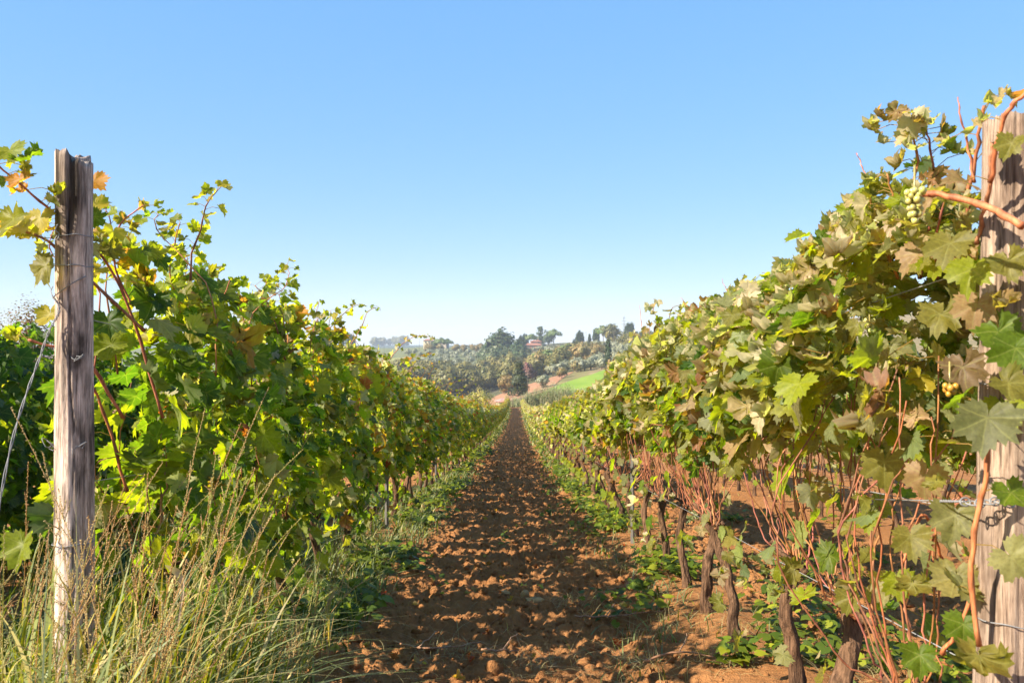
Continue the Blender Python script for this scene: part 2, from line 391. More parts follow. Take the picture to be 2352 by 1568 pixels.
def shoot_leaves(B, P, n, size, cols, lod, curlp=.2, t0=.1, origin=(0, 0, 0)):
    """leaves set one after the other along a shoot, each on its stalk"""
    P = np.asarray(P) - np.asarray(origin)
    for i in range(n):
        t = (t0 + (1 - t0) * (i + .5 * R.random()) / max(n - 1, 1)) * (len(P) - 1); j = min(int(t), len(P) - 2); p = P[j] + (P[j + 1] - P[j]) * min(t - j, 1)
        a = R.uniform(0, 6.28); d = np.array([math.cos(a), math.sin(a), R.uniform(-.2, .5)]); d /= np.linalg.norm(d)
        L = size * R.uniform(.4, .8); q = p + d * L
        B.tube([p, (p + q) / 2 + (0, 0, .01), q], .0013, 3, (.40, .22, .09), cap=False)
        s = size * R.uniform(.65, 1.15) * (1 - .35 * t / len(P))
        nr = np.array([[d[0] * .5 + R.normal(0, .5), d[1] * .5 - .35 + R.normal(0, .4), .6 + R.normal(0, .3)]]); tp = np.array([[d[0], d[1], -.7 + R.normal(0, .3)]])
        c = PAL[cols[int(R.integers(0, len(cols)))]] * R.uniform(.8, 1.25)
        put_leaves(B, q[None], nr, tp, np.array([s]), c[None], np.array([R.random() < curlp]), lod)
def trunk_mesh(H, r, lean=(0, 0), seed=0, seg=26):
    g = np.random.default_rng(seed); B = Batch(); n = 34
    t = np.linspace(-.12, 1, n)
    x = lean[0] * t + .022 * np.sin(t * 5 + g.random() * 6) + .02 * (noise3(t * 7, seed, .3) - .5); y = lean[1] * t + .022 * np.sin(t * 4 + g.random() * 6) + .02 * (noise3(t * 7, seed, 5.3) - .5)
    rr = r * (1.15 - .3 * t + .5 * np.exp(-((t - 1) / .12) ** 2) + .25 * np.exp(-((t) / .1) ** 2)) * (1 + .22 * (noise3(t * 9 + seed, .5, .5) - .5) + .03 * g.normal(0, 1, n))
    P = np.stack([x, y, t * H], -1); th = np.arange(seg) / seg * 6.283
    start = len(B.v); B.tube(P, rr, seg, (1, 1, 1))
    V = B.v[-1].reshape(n, seg, 3); c = P[:, None, :]
    f = 1 + .22 * np.sin(th * 3 + 1)[None, :, None] * np.sin(t * 9)[:, None, None] + .42 * (noise3(np.cos(th + t[:, None] * 1.2) * 3.6, np.sin(th + t[:, None] * 1.2) * 3.6, t[:, None] * 3 + seed) - .5)[..., None] + .16 * (noise3(np.cos(th) * 8, np.sin(th) * 8, t[:, None] * 12 + seed) - .5)[..., None]
    B.v[-1] = (c + (V - c) * f).reshape(-1, 3)
    for k in range(int(g.integers(1, 4))):     # stubs of old pruning cuts
        a = g.random() * 6.28; p = P[-1 - int(g.integers(0, 3))]; q = p + np.array([math.cos(a) * .07, math.sin(a) * .07, g.uniform(.02, .07)])
        B.tube([p, (p + q) / 2, q], [r * .5, r * .42, r * .36], 6, (1.1, 1, .95))
    return B.mesh("vine_trunk", M_TRUNK), P[-1]
RED = lambda: np.array([1.0, R.uniform(.85, 1.25), R.uniform(.8, 1.5)]) * R.uniform(.55, 1.15)
ORD = ["first", "second", "third", "fourth", "fifth", "sixth", "seventh", "eighth", "ninth", "tenth"]
def vine_label(side, i):
    if side == 'R':
        note = ["short stub almost hidden by big hanging leaves", "thick dark trunk forking low into orange canes", "straight shaggy trunk with peeling brown bark", "bent trunk leaning left at its middle",
                "slim upright trunk in the shade", "knobbly trunk with yellow leaves at its head", "dark trunk behind the weeds", "thin trunk with orange canes above"][i]
        return f"{ORD[i]} grapevine beyond the chained end post, {note}"
    note = ["big leaves spilling right of the post", "tall leafy shoot rising into the sky", "dense green wall behind the tall grass", "pale cream leaves at its top", "dark trunk at the edge of the grass", "trunk just before a grey stake", "slim dark trunk past the stake", "golden leaves along its top"][i]
    return f"{ORD[i]} green grapevine beyond the notched post, {note}"
FAR_LABEL = {'L': "one of many golden topped green grapevines far down the left row", 'R': "one of many dry topped olive grapevines far down the right row",
             'LL': "shaded grapevine in the dark second row left of the notched post", 'RR': "grapevine with dark trunk in the next row behind the right-hand vines"}
GROUP = {'L': "grapevines of the left row", 'R': "grapevines of the right row", 'LL': "grapevines of the outer left row", 'RR': "grapevines of the outer right rows"}

NEAR = {}
def build_row_near(side, ys, x0):
    for i, y in enumerate(ys[:-1]):
        gap0 = (y - ys[i - 1]) / 2 if i else .22
        gap1 = (ys[i + 1] - y) / 2
        g = float(ground(x0, y)); sl = -0.095
        root = link("grapevine", None, None, (x0, y, g), label=vine_label(side, i), cat="grapevine", group=GROUP[side])
        NEAR[side, i] = root
        r = R.uniform(.021, .028) * (1.15 if side == 'R' and i == 1 else 1)
        H = R.uniform(.44, .55)
        lean = (R.uniform(-.05, .05), R.uniform(-.07, .07))
        if side == 'R': H = [.30, .42, .5, .56, .5, .5, .5, .5][i]; lean = [(0, .02), (.02, .04), (0, .03), (-.10, .10), (.02, 0), (.03, .05), (0, 0), (.02, 0)][i]
        tm, head = trunk_mesh(H, r, lean, 100 + i + (50 if side == 'R' else 0))
        link("trunk", tm, root)
        lod = "hi" if y < 6.3 else "mid"
        cb = Batch(); cb.tube(curve([head + (0, -gap0 * .66, .01), head + (0, -gap0 * .3, .0), head - (0, 0, .015), head + (0, gap1 * .3, .005), head + (0, gap1 * .66, .0)], 22, .006), r * np.interp(np.linspace(0, 1, 22), [0, .5, 1], [.30, .62, .30]) * R.uniform(.85, 1.2, 22), 9, jit=.12)
        link("cordon", cb.mesh("vine_cordon", M_TRUNK), root)
        for k in range(14 if side == 'R' else 6):
            ye = R.uniform(-gap0 - .1, gap1 + .1); u = R.normal(0, .10) - (.06 if side == 'R' else 0)
            ht = R.uniform(.92, 1.3)
            st = head + np.array([R.normal(0, .008), R.uniform(-gap0, gap1) * .62, R.normal(0, .006) - .01])
            ye = st[1] + R.normal(0, .085)
            pts = [st, st + np.array([u * .4, (ye - st[1]) * .6, .08 + .10 * R.random()]), np.array([head[0] + u, ye, head[2] + .42]), np.array([head[0] + u * .4 + R.normal(0, .02), ye + R.normal(0, .08), ht])]
            m, P = cane_mesh(pts, R.uniform(.0026, .0043), .0016, 22, .004, 7, RED())
            link("cane", m, root)
        B = Batch()
        span = gap0 + gap1
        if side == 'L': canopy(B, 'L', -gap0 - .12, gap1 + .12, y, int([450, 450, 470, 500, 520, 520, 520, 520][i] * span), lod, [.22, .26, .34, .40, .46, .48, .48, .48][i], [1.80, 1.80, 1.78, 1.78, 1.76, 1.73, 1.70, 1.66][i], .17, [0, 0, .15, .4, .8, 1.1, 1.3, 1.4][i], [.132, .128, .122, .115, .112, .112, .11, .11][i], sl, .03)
        else: canopy(B, 'R', -gap0 - .12, gap1 + .12, y, int(860 * span), lod, .88, [1.6, 1.62, 1.6, 1.62, 1.62, 1.58, 1.54, 1.48][i], .25, 0, .088, sl, .045)
        for k in range(3 if side == 'L' else 2 if i > 2 else 0):
            v0 = R.uniform(-gap0, gap1); ht = ([1.8, 1.8, 1.76, 1.76, 1.74, 1.72, 1.7, 1.65][i] if side == 'L' else 1.6) + sl * v0; u0 = R.normal(0, .10)
            top = np.array([u0 + R.normal(0, .10), v0 + R.normal(0, .12), ht + (R.uniform(.06, .24) if side == 'L' else R.uniform(.02, .16))])
            m, P = cane_mesh([(u0, v0, ht - .5), (u0 + R.normal(0, .03), v0 + R.normal(0, .03), ht - .15), top - (0, 0, .1) + R.normal(0, .02, 3), top], .0034, .0014, 14, .004, 6, RED())
            link("cane", m, root)
            shoot_leaves(B, P, 9, .095, ("lime", "lime", "olive", "mid", "yellow") if side == 'L' else ("tan", "cream", "olive", "lime", "rose"), lod, .12 if side == 'L' else .5, .45)
        NEAR[side, i, 'B'] = B
def finish_near(side, n):
    for i in range(n):
        link("foliage", NEAR[side, i, 'B'].mesh("vine_foliage", M_LEAF), NEAR[side, i])
def extra_cane(side, i, pts, r0, r1, leaves=0, size=.1, cols=("mid", "lime"), curlp=.2, n=16, t0=.1, wob=.0018, tint=None):
    """a cane that leaves the hedge, given by points in the scene; it belongs to vine i"""
    o = np.array(NEAR[side, i].location)
    m, P = cane_mesh([np.asarray(p) - o for p in pts], r0, r1, n, wob, 6, RED() if tint is None else np.array(tint))
    link("cane", m, NEAR[side, i])
    if leaves: shoot_leaves(NEAR[side, i, 'B'], P, leaves, size, cols, "hi" if o[1] < 6.3 else "mid", curlp, t0)
def one_leaf(side, i, p, nrm, tip, size, colr, dry=False, lod="hi"):
    o = np.array(NEAR[side, i].location)
    c = np.asarray(PAL[colr] if isinstance(colr, str) else colr)
    put_leaves(NEAR[side, i, 'B'], (np.asarray(p) - o)[None], np.array([nrm], float), np.array([tip], float), np.array([size]), c[None], np.array([dry]), lod)
def far_variants(side, n, lod, far, wide, hb, ht, cnt):
    out = []
    for k in range(n):
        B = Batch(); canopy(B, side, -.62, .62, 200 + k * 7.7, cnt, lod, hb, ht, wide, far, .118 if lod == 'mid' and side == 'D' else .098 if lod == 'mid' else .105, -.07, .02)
        if side == 'L':
            P = curve([(0, 0, ht - .2), (R.normal(0, .1), R.normal(0, .15), ht + .1), (R.normal(0, .18), R.normal(0, .3), ht + R.uniform(.15, .38))], 8, .004)
            B.tube(P, np.linspace(.003, .0015, 8), 4, (.30, .13, .06)); shoot_leaves(B, P, 6, .075, ("yellow", "lime", "orange") if side == 'L' else ("tan", "olive", "cream"), lod, .4)
        out.append(B.mesh("vine_foliage", M_LEAF))
    return out

# ---------------------------------------------------------------- rows of vines
YL = [3.30, 4.15, 5.05, 6.05, 7.10, 8.26, 9.70, 10.6, 11.45]
YR = [2.15, 2.67, 3.17, 3.99, 4.58, 5.30, 5.95, 6.75, 7.55]
build_row_near('L', YL, LX); build_row_near('R', YR, RX)
# shoots and canes that stand out of the left row
extra_cane('L', 0, [at(372, 960, 3.1), at(300, 720, 3.0), at(240, 600, 2.9), at(195, 555, 2.8), at(110, 480, 2.65), at(40, 420, 2.55), at(-20, 370, 2.5)], .0052, .0028, 20, .11, ("lime", "olive", "yellow", "orange", "mid"), .25, 26, .3)
extra_cane('L', 0, [at(330, 760, 2.95), at(200, 640, 2.8), at(110, 555, 2.65), at(50, 530, 2.6)], .006, .003, 9, .12, ("yellow", "lime", "orange", "tan"), .3, 16, .3)
extra_cane('L', 0, [at(280, 960, 3.0), at(200, 830, 2.85), at(135, 800, 2.78), at(60, 780, 2.72)], .006, .004, 4, .10, ("lime", "yellow"), .2, 14, .4)
extra_cane('L', 0, [at(300, 700, 3.1), at(262, 610, 3.05), at(270, 520, 3.0), at(330, 470, 3.0)], .004, .002, 12, .115, ("olive", "lime", "yellow", "brown"), .25, 14, .2)
extra_cane('L', 0, [at(290, 1130, 3.0), at(240, 960, 2.95), at(200, 870, 2.9)], .0055, .0045, 3, .12, ("mid", "lime"), .0, 12, .2)
extra_cane('L', 1, [at(430, 730, 3.6), at(438, 600, 3.55), at(460, 520, 3.5), at(475, 465, 3.5), at(505, 430, 3.5)], .005, .0015, 20, .095, ("lime", "olive", "grey", "lime", "yellow"), .12, 18, .05)
extra_cane('L', 1, [at(445, 750, 3.7), at(390, 640, 3.6), at(400, 560, 3.6), at(412, 510, 3.6)], .004, .002, 12, .11, ("lime", "mid", "olive"), .1, 14, .1)
extra_cane('L', 1, [at(500, 760, 3.9), at(510, 690, 3.9), at(530, 640, 3.9)], .004, .002, 9, .1, ("lime", "mid"), .1, 12, .1)
extra_cane('L', 2, [at(655, 830, 4.6), at(630, 740, 4.6), at(610, 690, 4.6), at(585, 655, 4.6)], .005, .002, 14, .11, ("cream", "lime", "yellow", "olive"), .3, 14, .1)
extra_cane('L', 2, [at(655, 800, 4.7), at(650, 730, 4.7), at(640, 675, 4.7)], .004, .002, 8, .11, ("olive", "lime"), .1, 10, .2)
extra_cane('L', 3, [at(700, 830, 6.2), at(720, 760, 6.2), at(735, 720, 6.2)], .004, .002, 12, .085, ("yellow", "olive", "tan"), .4, 10, .1)
extra_cane('L', 3, [at(720, 790, 6.2), at(760, 750, 6.2), at(800, 710, 6.2), at(820, 700, 6.2)], .004, .0015, 12, .085, ("lime", "yellow", "olive"), .3, 12, .2)
extra_cane('L', 4, [at(800, 800, 7.3), at(830, 750, 7.3), at(845, 715, 7.3), at(870, 706, 7.3), at(874, 714, 7.3)], .004, .001, 8, .08, ("lime", "mid", "yellow"), .2, 12, .1)
extra_cane('L', 7, [at(880, 850, 11), at(910, 805, 11), at(935, 782, 11), at(965, 770, 11), at(1000, 778, 11)], .006, .002, 21, .11, ("yellow", "lime", "orange", "cream"), .35, 16, .1)
extra_cane('L', 7, [at(915, 840, 11.3), at(945, 822, 11.3), at(990, 815, 11.3)], .004, .002, 10, .10, ("yellow", "orange", "lime"), .4, 12, .3)
# the right row
tt = (1.25, 1.1, 1.0)
extra_cane('R', 0, [at(2105, 448, 1.62), at(2150, 446, 1.6), at(2220, 462, 1.56), at(2290, 490, 1.5), at(2345, 520, 1.46)],   .0058, .0066, 0, tint=tt, wob=.001)
extra_cane('R', 0, [at(2215, 560, 1.95), at(2225, 430, 1.9), at(2245, 310, 1.85), at(2258, 245, 1.82)], .0045, .0032, 6, .09, ("tan", "rose", "orange"), .7, tint=(.9, .9, .9))
extra_cane('R', 0, [at(2235, 420, 1.86), at(2218, 330, 1.83), at(2203, 270, 1.8), at(2197, 225, 1.8)], .003, .001, 0, tint=(1.5, 1.5, 1.7))
extra_cane('R', 0, [at(2240, 560, 1.8), at(2270, 430, 1.7), at(2275, 330, 1.66)], .0045, .0036, 3, .09, ("rose", "olive"), .6)
extra_cane('R', 0, [at(2270, 420, 1.68), at(2300, 280, 1.62), at(2330, 235, 1.6), at(2390, 190, 1.58)], .0045, .004, 2, .08, ("orange", "tan"), .8, tint=tt)
extra_cane('R', 0, [at(2245, 1480, 1.72), at(2230, 1300, 1.70), at(2245, 1180, 1.68), at(2262, 1080, 1.66), at(2266, 950, 1.64)], .0052, .0046, 5, .10, ("olive", "grey", "mid"), .1, tint=(1.3, 1.25, 1.1), wob=.002)
extra_cane('R', 0, [at(2160, 1500, 1.95), at(2220, 1390, 1.9), at(2235, 1230, 1.88), at(2200, 1130, 1.86)], .0050, .004, 4, .10, ("olive", "grey", "lime"), .2, tint=tt)
extra_cane('R', 0, [at(2160, 1280, 2.2), at(2120, 1180, 2.1), at(2070, 1290, 2.1)], .004, .003, 0, tint=tt)
extra_cane('R', 1, [at(2110, 640, 2.3), at(2090, 480, 2.2), at(2105, 360, 2.15), at(2085, 300, 2.12), at(2070, 285, 2.1)], .0045, .0018, 20, .10, ("tan", "cream", "olive", "rose", "brown"), .75, 18, .25)
extra_cane('R', 1, [at(2110, 640, 2.3), at(2135, 500, 2.2), at(2140, 380, 2.15), at(2125, 300, 2.12)], .0045, .002, 18, .10, ("tan", "lime", "rose", "olive", "brown"), .65, 16, .2)
extra_cane('R', 1, [at(2040, 620, 2.35), at(2010, 520, 2.3), at(1995, 440, 2.28)], .0045, .002, 22, .105, ("cream", "olive", "tan", "lime"), .5, 14, .1)
extra_cane('R', 1, [at(1998, 420, 2.3), at(1975, 375, 2.3), at(1964, 352, 2.3)], .0018, .0008, 0, tint=(1.6, 1.6, 1.8))
extra_cane('R', 1, [at(1930, 640, 2.6), at(1955, 560, 2.5), at(1960, 495, 2.45)], .0045, .002, 18, .105, ("olive", "tan", "cream"), .4, 12, .2)
for pts in ([at(2060, 640, 2.2), at(2030, 560, 2.15), at(2050, 470, 2.12), at(2035, 400, 2.1)], [at(2150, 640, 2.0), at(2150, 540, 1.95), at(2170, 450, 1.9)], [at(1900, 700, 2.7), at(1920, 640, 2.65), at(1935, 590, 2.6)], [at(2000, 640, 2.4), at(1985, 560, 2.35), at(2005, 500, 2.3)]):
    extra_cane('R', 1, pts, .004, .002, 20, .10, ("cream", "tan", "olive", "rose", "lime", "olive"), .5, 14, .05)
extra_cane('R', 2, [at(1860, 650, 2.95), at(1872, 600, 2.9), at(1893, 545, 2.85)], .0035, .0022, 0, tint=tt)
extra_cane('R', 2, [at(1866, 620, 2.9), at(1840, 618, 2.88), at(1812, 610, 2.86)], .0012, .001, 0)
extra_cane('R', 2, [at(1870, 585, 2.9), at(1850, 565, 2.88), at(1835, 545, 2.86)], .0012, .001, 0)
one_leaf('R', 2, at(1812, 610, 2.86), (-.3, -.5, .8), (-.5, 0, -.7), .105, "olive"); one_leaf('R', 2, at(1838, 546, 2.86), (-.1, -.3, 1), (-1, 0, -.3), .095, "lime")
extra_cane('R', 3, [at(1700, 720, 3.9), at(1735, 690, 3.9), at(1720, 670, 3.9)], .003, .002, 5, .10, ("olive", "lime", "tan"), .4, 10, .2)
extra_cane('R', 3, [at(1600, 725, 4.3), at(1575, 700, 4.3), at(1563, 683, 4.3)], .0028, .001, 0, tint=(1.5, 1.5, 1.6))
extra_cane('R', 3, [at(1690, 690, 4.0), at(1668, 665, 4.0), at(1658, 640, 4.0)], .002, .0008, 0, tint=(1.5, 1.5, 1.7))
extra_cane('R', 6, [at(1485, 790, 6.5), at(1474, 750, 6.5), at(1469, 700, 6.5)], .004, .0012, 0, tint=(1.6, 1.6, 1.8))
# large leaves close to the right post
for p, nr, tp, s, c, d in [((2266, 960, 1.60), (-.45, -.75, .5), (-.1, .1, -1), .165, (.12, .13, .055), False), ((2210, 840, 1.72), (-.5, -.8, .3), (.2, 0, -1), .14, (.16, .11, .06), False),
                           ((2330, 800, 1.62), (-.3, -.9, .3), (-.2, .1, -.8), .14, "mid", False), ((2290, 760, 1.7), (-.4, -.8, .5), (.3, 0, -.8), .15, "mid", False), ((2030, 1060, 2.1), (-.5, -.8, .4), (0, 0, -1), .16, "olive", False),
                           ((2125, 1090, 1.95), (-.7, -.6, .2), (0, .2, -1), .14, "rose", False), ((2190, 1180, 1.85), (-.4, -.8, .3), (-.2, 0, -1), .15, "grey", False), ((2090, 1230, 2.0), (-.4, -.8, .5), (.1, 0, -1), .13, "olive", False),
                           ((2190, 1320, 1.8), (-.5, -.7, .5), (-.1, 0, -1), .15, (.22, .2, .07), False), ((2100, 1340, 2.0), (-.6, -.6, .5), (.1, 0, -1), .13, "olive", False), ((2250, 1510, 1.66), (-.3, -.7, .7), (-.3, -.2, -.8), .17, "olive", False),
                           ((2110, 1500, 1.9), (-.4, -.8, .4), (0, 0, -1), .12, "mid", False), ((1950, 1370, 2.3), (-.6, -.7, .3), (-.2, 0, -1), .11, "olive", False), ((1990, 1190, 2.3), (-.4, -.6, .7), (0, -.2, -.8), .10, "lime", False),
                           ((2060, 1330, 2.15), (-.4, -.8, .4), (.2, 0, -1), .12, "lime", False), ((2300, 930, 1.72), (-.5, -.7, .5), (.3, 0, -.8), .13, "lime", False), ((2310, 880, 1.6), (-.2, -.8, .6), (.4, 0, -.6), .12, "olive", False),
                           ((2210, 1430, 1.8), (-.4, -.8, .4), (0, 0, -1), .12, "mid", False), ((2310, 600, 1.66), (-.4, -.8, .4), (.2, 0, -1), .12, "olive", False), ((2230, 620, 1.7), (-.5, -.6, .6), (-.2, 0, -1), .13, "lime", False),
                           ((2240, 700, 1.75), (-.5, -.7, .5), (-.2, 0, -1), .13, "rose", False), ((2180, 560, 1.85), (-.5, -.6, .5), (-.2, 0, -1), .14, "olive", False), ((2050, 800, 2.0), (-.5, -.8, .4), (.1, 0, -1), .14, "grey", False),
                           ((2320, 330, 1.58), (-.5, -.7, .3), (-.4, 0, -.7), .08, "olive", False), ((2300, 690, 1.66), (-.4, -.8, .4), (.1, 0, -1), .09, "rose", True), ((2160, 720, 1.85), (-.5, -.7, .5), (-.2, 0, -1), .15, "olive", False)]:
    one_leaf('R', 0, at(*p), nr, tp, s * .76, c, d)
# large leaves near the left post
for p, nr, tp, s, c, d in [((245, 740, 2.9), (.2, -.9, .35), (.1, 0, -1), .15, "dark", False), ((250, 790, 2.85), (.1, -.95, .3), (.0, 0, -1), .14, "lime", False), ((350, 690, 3.0), (.3, -.8, .5), (-.3, 0, -1), .15, "dark", False),
                           ((215, 470, 2.8), (.2, -.8, .5), (.2, 0, -.9), .11, "yellow", False), ((215, 415, 2.8), (.1, -.8, .6), (.5, 0, -.6), .09, "orange", False), ((90, 500, 2.65), (-.2, -.9, .3), (0, 0, -1), .12, "yellow", False),
                           ((25, 500, 2.5), (-.5, -.8, .2), (0, 0, -1), .15, (.2, .2, .02), False), ((40, 410, 2.5), (-.2, -.8, .4), (.2, 0, -1), .09, "orange", False), ((105, 610, 2.6), (-.4, -.8, .3), (-.5, 0, -.8), .14, "olive", False),
                           ((60, 360, 2.5), (0, -.7, .6), (.3, 0, -.8), .11, "mid", False), ((20, 345, 2.5), (0, -.7, .6), (.3, 0, -.8), .10, "lime", False), ((110, 720, 2.75), (-.1, -.9, .4), (0, 0, -1), .11, "yellow", False),
                           ((50, 1250, 2.75), (-.2, -.8, .5), (0, 0, -1), .15, "lime", False), ((420, 860, 3.2), (.4, -.8, .3), (0, 0, -1), .15, "dark", False), ((470, 900, 3.3), (.4, -.8, .3), (0, .2, -1), .14, "dark", False)]:
    one_leaf('L', 0, at(*p), nr, tp, s, c, d)
# grapes are parts of the vines that bear them
def mat_grape():
    n = NT("grape_skin"); c = n.attr("Col").outputs["Color"]
    b = n.n("ShaderNodeBsdfPrincipled"); n.set(b, "Base_Color", c); n.set(b, "Roughness", .3); n.set(b, "Subsurface_Weight", .35); n.set(b, "Subsurface_Radius", (.01, .01, .004)); b.inputs["Subsurface Scale"].default_value = .6
    return n.done(b.outputs[0])
M_GRAPE = mat_grape()
def ball(B, c, r, col, ny=8, nx=12, sq=(1, 1, 1)):
    th = np.linspace(.02, math.pi - .02, ny); ph = np.arange(nx) / nx * 6.283
    V = np.stack([np.sin(th)[:, None] * np.cos(ph), np.sin(th)[:, None] * np.sin(ph), np.cos(th)[:, None] + 0 * ph], -1) * r * np.asarray(sq) + np.asarray(c)
    i = np.arange(ny - 1)[:, None] * nx; j = np.arange(nx)[None]; k = (j + 1) % nx
    q = np.stack([i + j, i + nx + j, i + nx + k, i + k], -1).reshape(-1, 4)
    B.add(V.reshape(-1, 3), q.ravel(), np.full(len(q), 4), col)
def grapes(side, i, top, n, L, w, r, col):
    B = Batch(); o = np.array(NEAR[side, i].location); top = np.asarray(top) - o; got = []
    for _ in range(n * 30):
        if len(got) >= n: break
        t = R.random(); rad = w * (1 - .75 * t) ; a = R.uniform(0, 6.28); q = top + np.array([math.cos(a) * rad * R.random() ** .4, math.sin(a) * rad * R.random() ** .4, -t * L])
        if all(np.linalg.norm(q - g_) > r * 1.55 for g_ in got):
            got.append(q); ball(B, q, r * R.uniform(.88, 1.1), np.array(col) * R.uniform(.8, 1.2) * (1 + .2 * (R.random(3) - .5)), 8, 12, (1, 1, 1.1))
    B.tube([top + (0, 0, .05), top, top - (0, 0, L * .8)], .002, 5, (.3, .25, .08))
    link("grape_cluster", B.mesh("grape_cluster", M_GRAPE), NEAR[side, i])
grapes('R', 0, at(2098, 440, 1.60), 34, .062, .019, .0062, (.42, .40, .12))
grapes('R', 0, at(2178, 885, 1.72), 9, .024, .014, .0068, (.40, .20, .03))
grapes('R', 1, at(1995, 735, 2.2), 9, .03, .018, .0065, (.42, .40, .16))
finish_near('L', len(YL) - 1); finish_near('R', len(YR) - 1)

# the far vines: copies of a few built plants
far_tr = [trunk_mesh(R.uniform(.42, .52), R.uniform(.023, .030), (R.uniform(-.05, .05), R.uniform(-.08, .08)), 300 + k, 9)[0] for k in range(5)]
def far_cane():
    ye = R.uniform(-.5, .5); u = R.normal(0, .12) - .05
    return cane_mesh([(0, 0, .45), (u * .5, ye * .6, .58), (u, ye, .85), (u + R.normal(0, .05), ye + R.normal(0, .1), 1.12)], .0044, .0022, 10, .006, 5, RED())[0]
far_cn = [far_cane() for k in range(10)]
FV = {('L', 0): far_variants('L', 6, "mid", 1.1, .19, .48, 1.62, 640), ('L', 1): far_variants('L', 6, "lo", 1.3, .22, .45, 1.54, 540), ('R', 0): far_variants('R', 6, "mid", .4, .25, .82, 1.36, 680),
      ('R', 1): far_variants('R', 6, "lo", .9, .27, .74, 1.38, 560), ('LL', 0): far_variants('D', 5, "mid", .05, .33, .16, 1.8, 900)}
def far_vine(side, x, y, key, canes):
    st = 1.0 if y < 40 else 1.3 if y < 75 else 1.7
    root = link("grapevine", None, None, (x, y, float(ground(x, y)) if abs(x - .2) < 2 else float(zb(y))), label=FAR_LABEL[side], cat="grapevine", group=GROUP[side])
    m = FV[key]; f = link("foliage", m[int(R.integers(0, len(m)))], root)
    f.scale = (R.uniform(.88, 1.12), R.choice([-1, 1]) * st, R.uniform(.95, 1.06))
    link("trunk", far_tr[int(R.integers(0, 5))], root, rot=R.uniform(0, 6.28))
    for k in range(canes): link("cane", far_cn[int(R.integers(0, 10))], root)
for side, x, y0 in (('L', LX, YL[-1]), ('R', RX, YR[-1])):
    y = y0
    while y < 139:
        far_vine(side, x, y, (side, 0 if y < 18 else 1), (14 if y < 17 else 8 if y < 28 else 2 if y < 34 else 0) if side == 'R' else (3 if y < 16 else 0))
        y += R.uniform(.78, .92) * (1 if y < 40 else 1.35 if y < 75 else 1.75)
y = 3.6
while y < 13.5: far_vine('LL', -3.94, y, ('LL', 0), 2); y += R.uniform(.85, 1.0)
for x, a, b in ((3.556, 3.2, 19), (6.056, 7.0, 20)):
    y = a
    while y < b: far_vine('RR', x, y, ('R', 0), 3); y += R.uniform(.85, 1.0)

# ---------------------------------------------------------------- stakes and wires
def stake(x, y, label, hs=.90):
    B = Batch(); z = float(ground(x, y))
    B.box((0, 0, hs - .1), (.017, .014, hs), (1, 1, 1)); B.box((0, -.017, hs - .1), (.006, .005, hs - .003), (.6, .6, .6))
    for h in (.55, .95, hs * 1.5): B.box((0, -.022, h), (.018, .003, .006), (.5, .5, .5))
    link("vine_stake", B.mesh("vine_stake", M_STAKE, False), None, (x, y, z), R.uniform(-.2, .2), label=label, cat="stake", group="stakes of the trellis rows")
stake(LX + .06, 8.8, "grey stake between dark trunks in the left row, nearest of that row's stakes")
stake(RX - .05, 7.2, "grey stake among orange canes in the right row, nearest of that row's stakes", .7)
for k in range(5):
    stake(LX + .05, 14.3 + 5.5 * k, "slim grey stake half hidden in leaves farther down the left row")
    stake(RX - .03, 12.7 + 5.5 * k, "slim grey stake half hidden in leaves farther down the right row", .66)
def wire(x, h, y0, y1, label, cat="wire", group=None, r=.0014):
    ys = np.linspace(y0, y1, 90); B = Batch()
    B.tube(np.stack([np.full(90, x), ys, zb(ys) + h - .012 * np.abs(np.sin(ys * .6))], -1), r, 5)
    link("trellis_wire", B.mesh("trellis_wire", M_WIRE), None, (0, 0, 0), label=label, cat=cat, group=group)
for h, nm in ((.62, "lowest"), (.96, "middle"), (1.5, "topmost")):
    wire(RX - .04, h, 1.72, 138, f"{nm} wire strung through the right row from the chained post", group="trellis wires of the right row")
    wire(LX + .02, h, 2.75, 138, f"{nm} wire strung through the left row from the notched post", group="trellis wires of the left row")
wire(-3.94, 1.72, 3.0, 40, "thin wire of the outer left row against the sky beside the notched post")

# ---------------------------------------------------------------- the two end posts
def mat_post(name, c0, c1, dk, amount):
    n = NT(name); o = n.obj(); st = n.scaled(o, (1, 1, .07)); lo = n.scaled(o, (1, 1, .22))
    g1 = n.noise(st, 120, 6, .72, .5); g2 = n.noise(lo, 14, 4, .6, .3); g3 = n.noise(o, 9, 3)
    c = n.mix(n.ramp(g1, (.40, 0.0), (.58, 1.0)), c0, c1); g4 = n.noise(n.scaled(o, (1, 1, .035)), 210, 3, .6)
    c = n.mix(n.ramp(g4, (.56, 0.0), (.66, .75)), c, dk)
    c = n.mix(n.ramp(g2, (.50 - amount, 0.0), (.68 - amount, .9)), c, dk)
    c = n.mix(n.ramp(g1, (.24, .8), (.36, 0.0)), c, dk)
    c = n.mix(1.0, c, n.ramp(n.noise(st, 32, 3), (.3, .7), (.7, 1.2)), 'MULTIPLY'); c = n.mix(1.0, c, n.ramp(g3, (.3, .8), (.7, 1.2)), 'MULTIPLY')
    c = n.mix(1.0, c, n.attr("Col").outputs["Color"], 'MULTIPLY')
    return n.done(n.bsdf(c, .88, .15, n.bump(g1, .9, .006)))
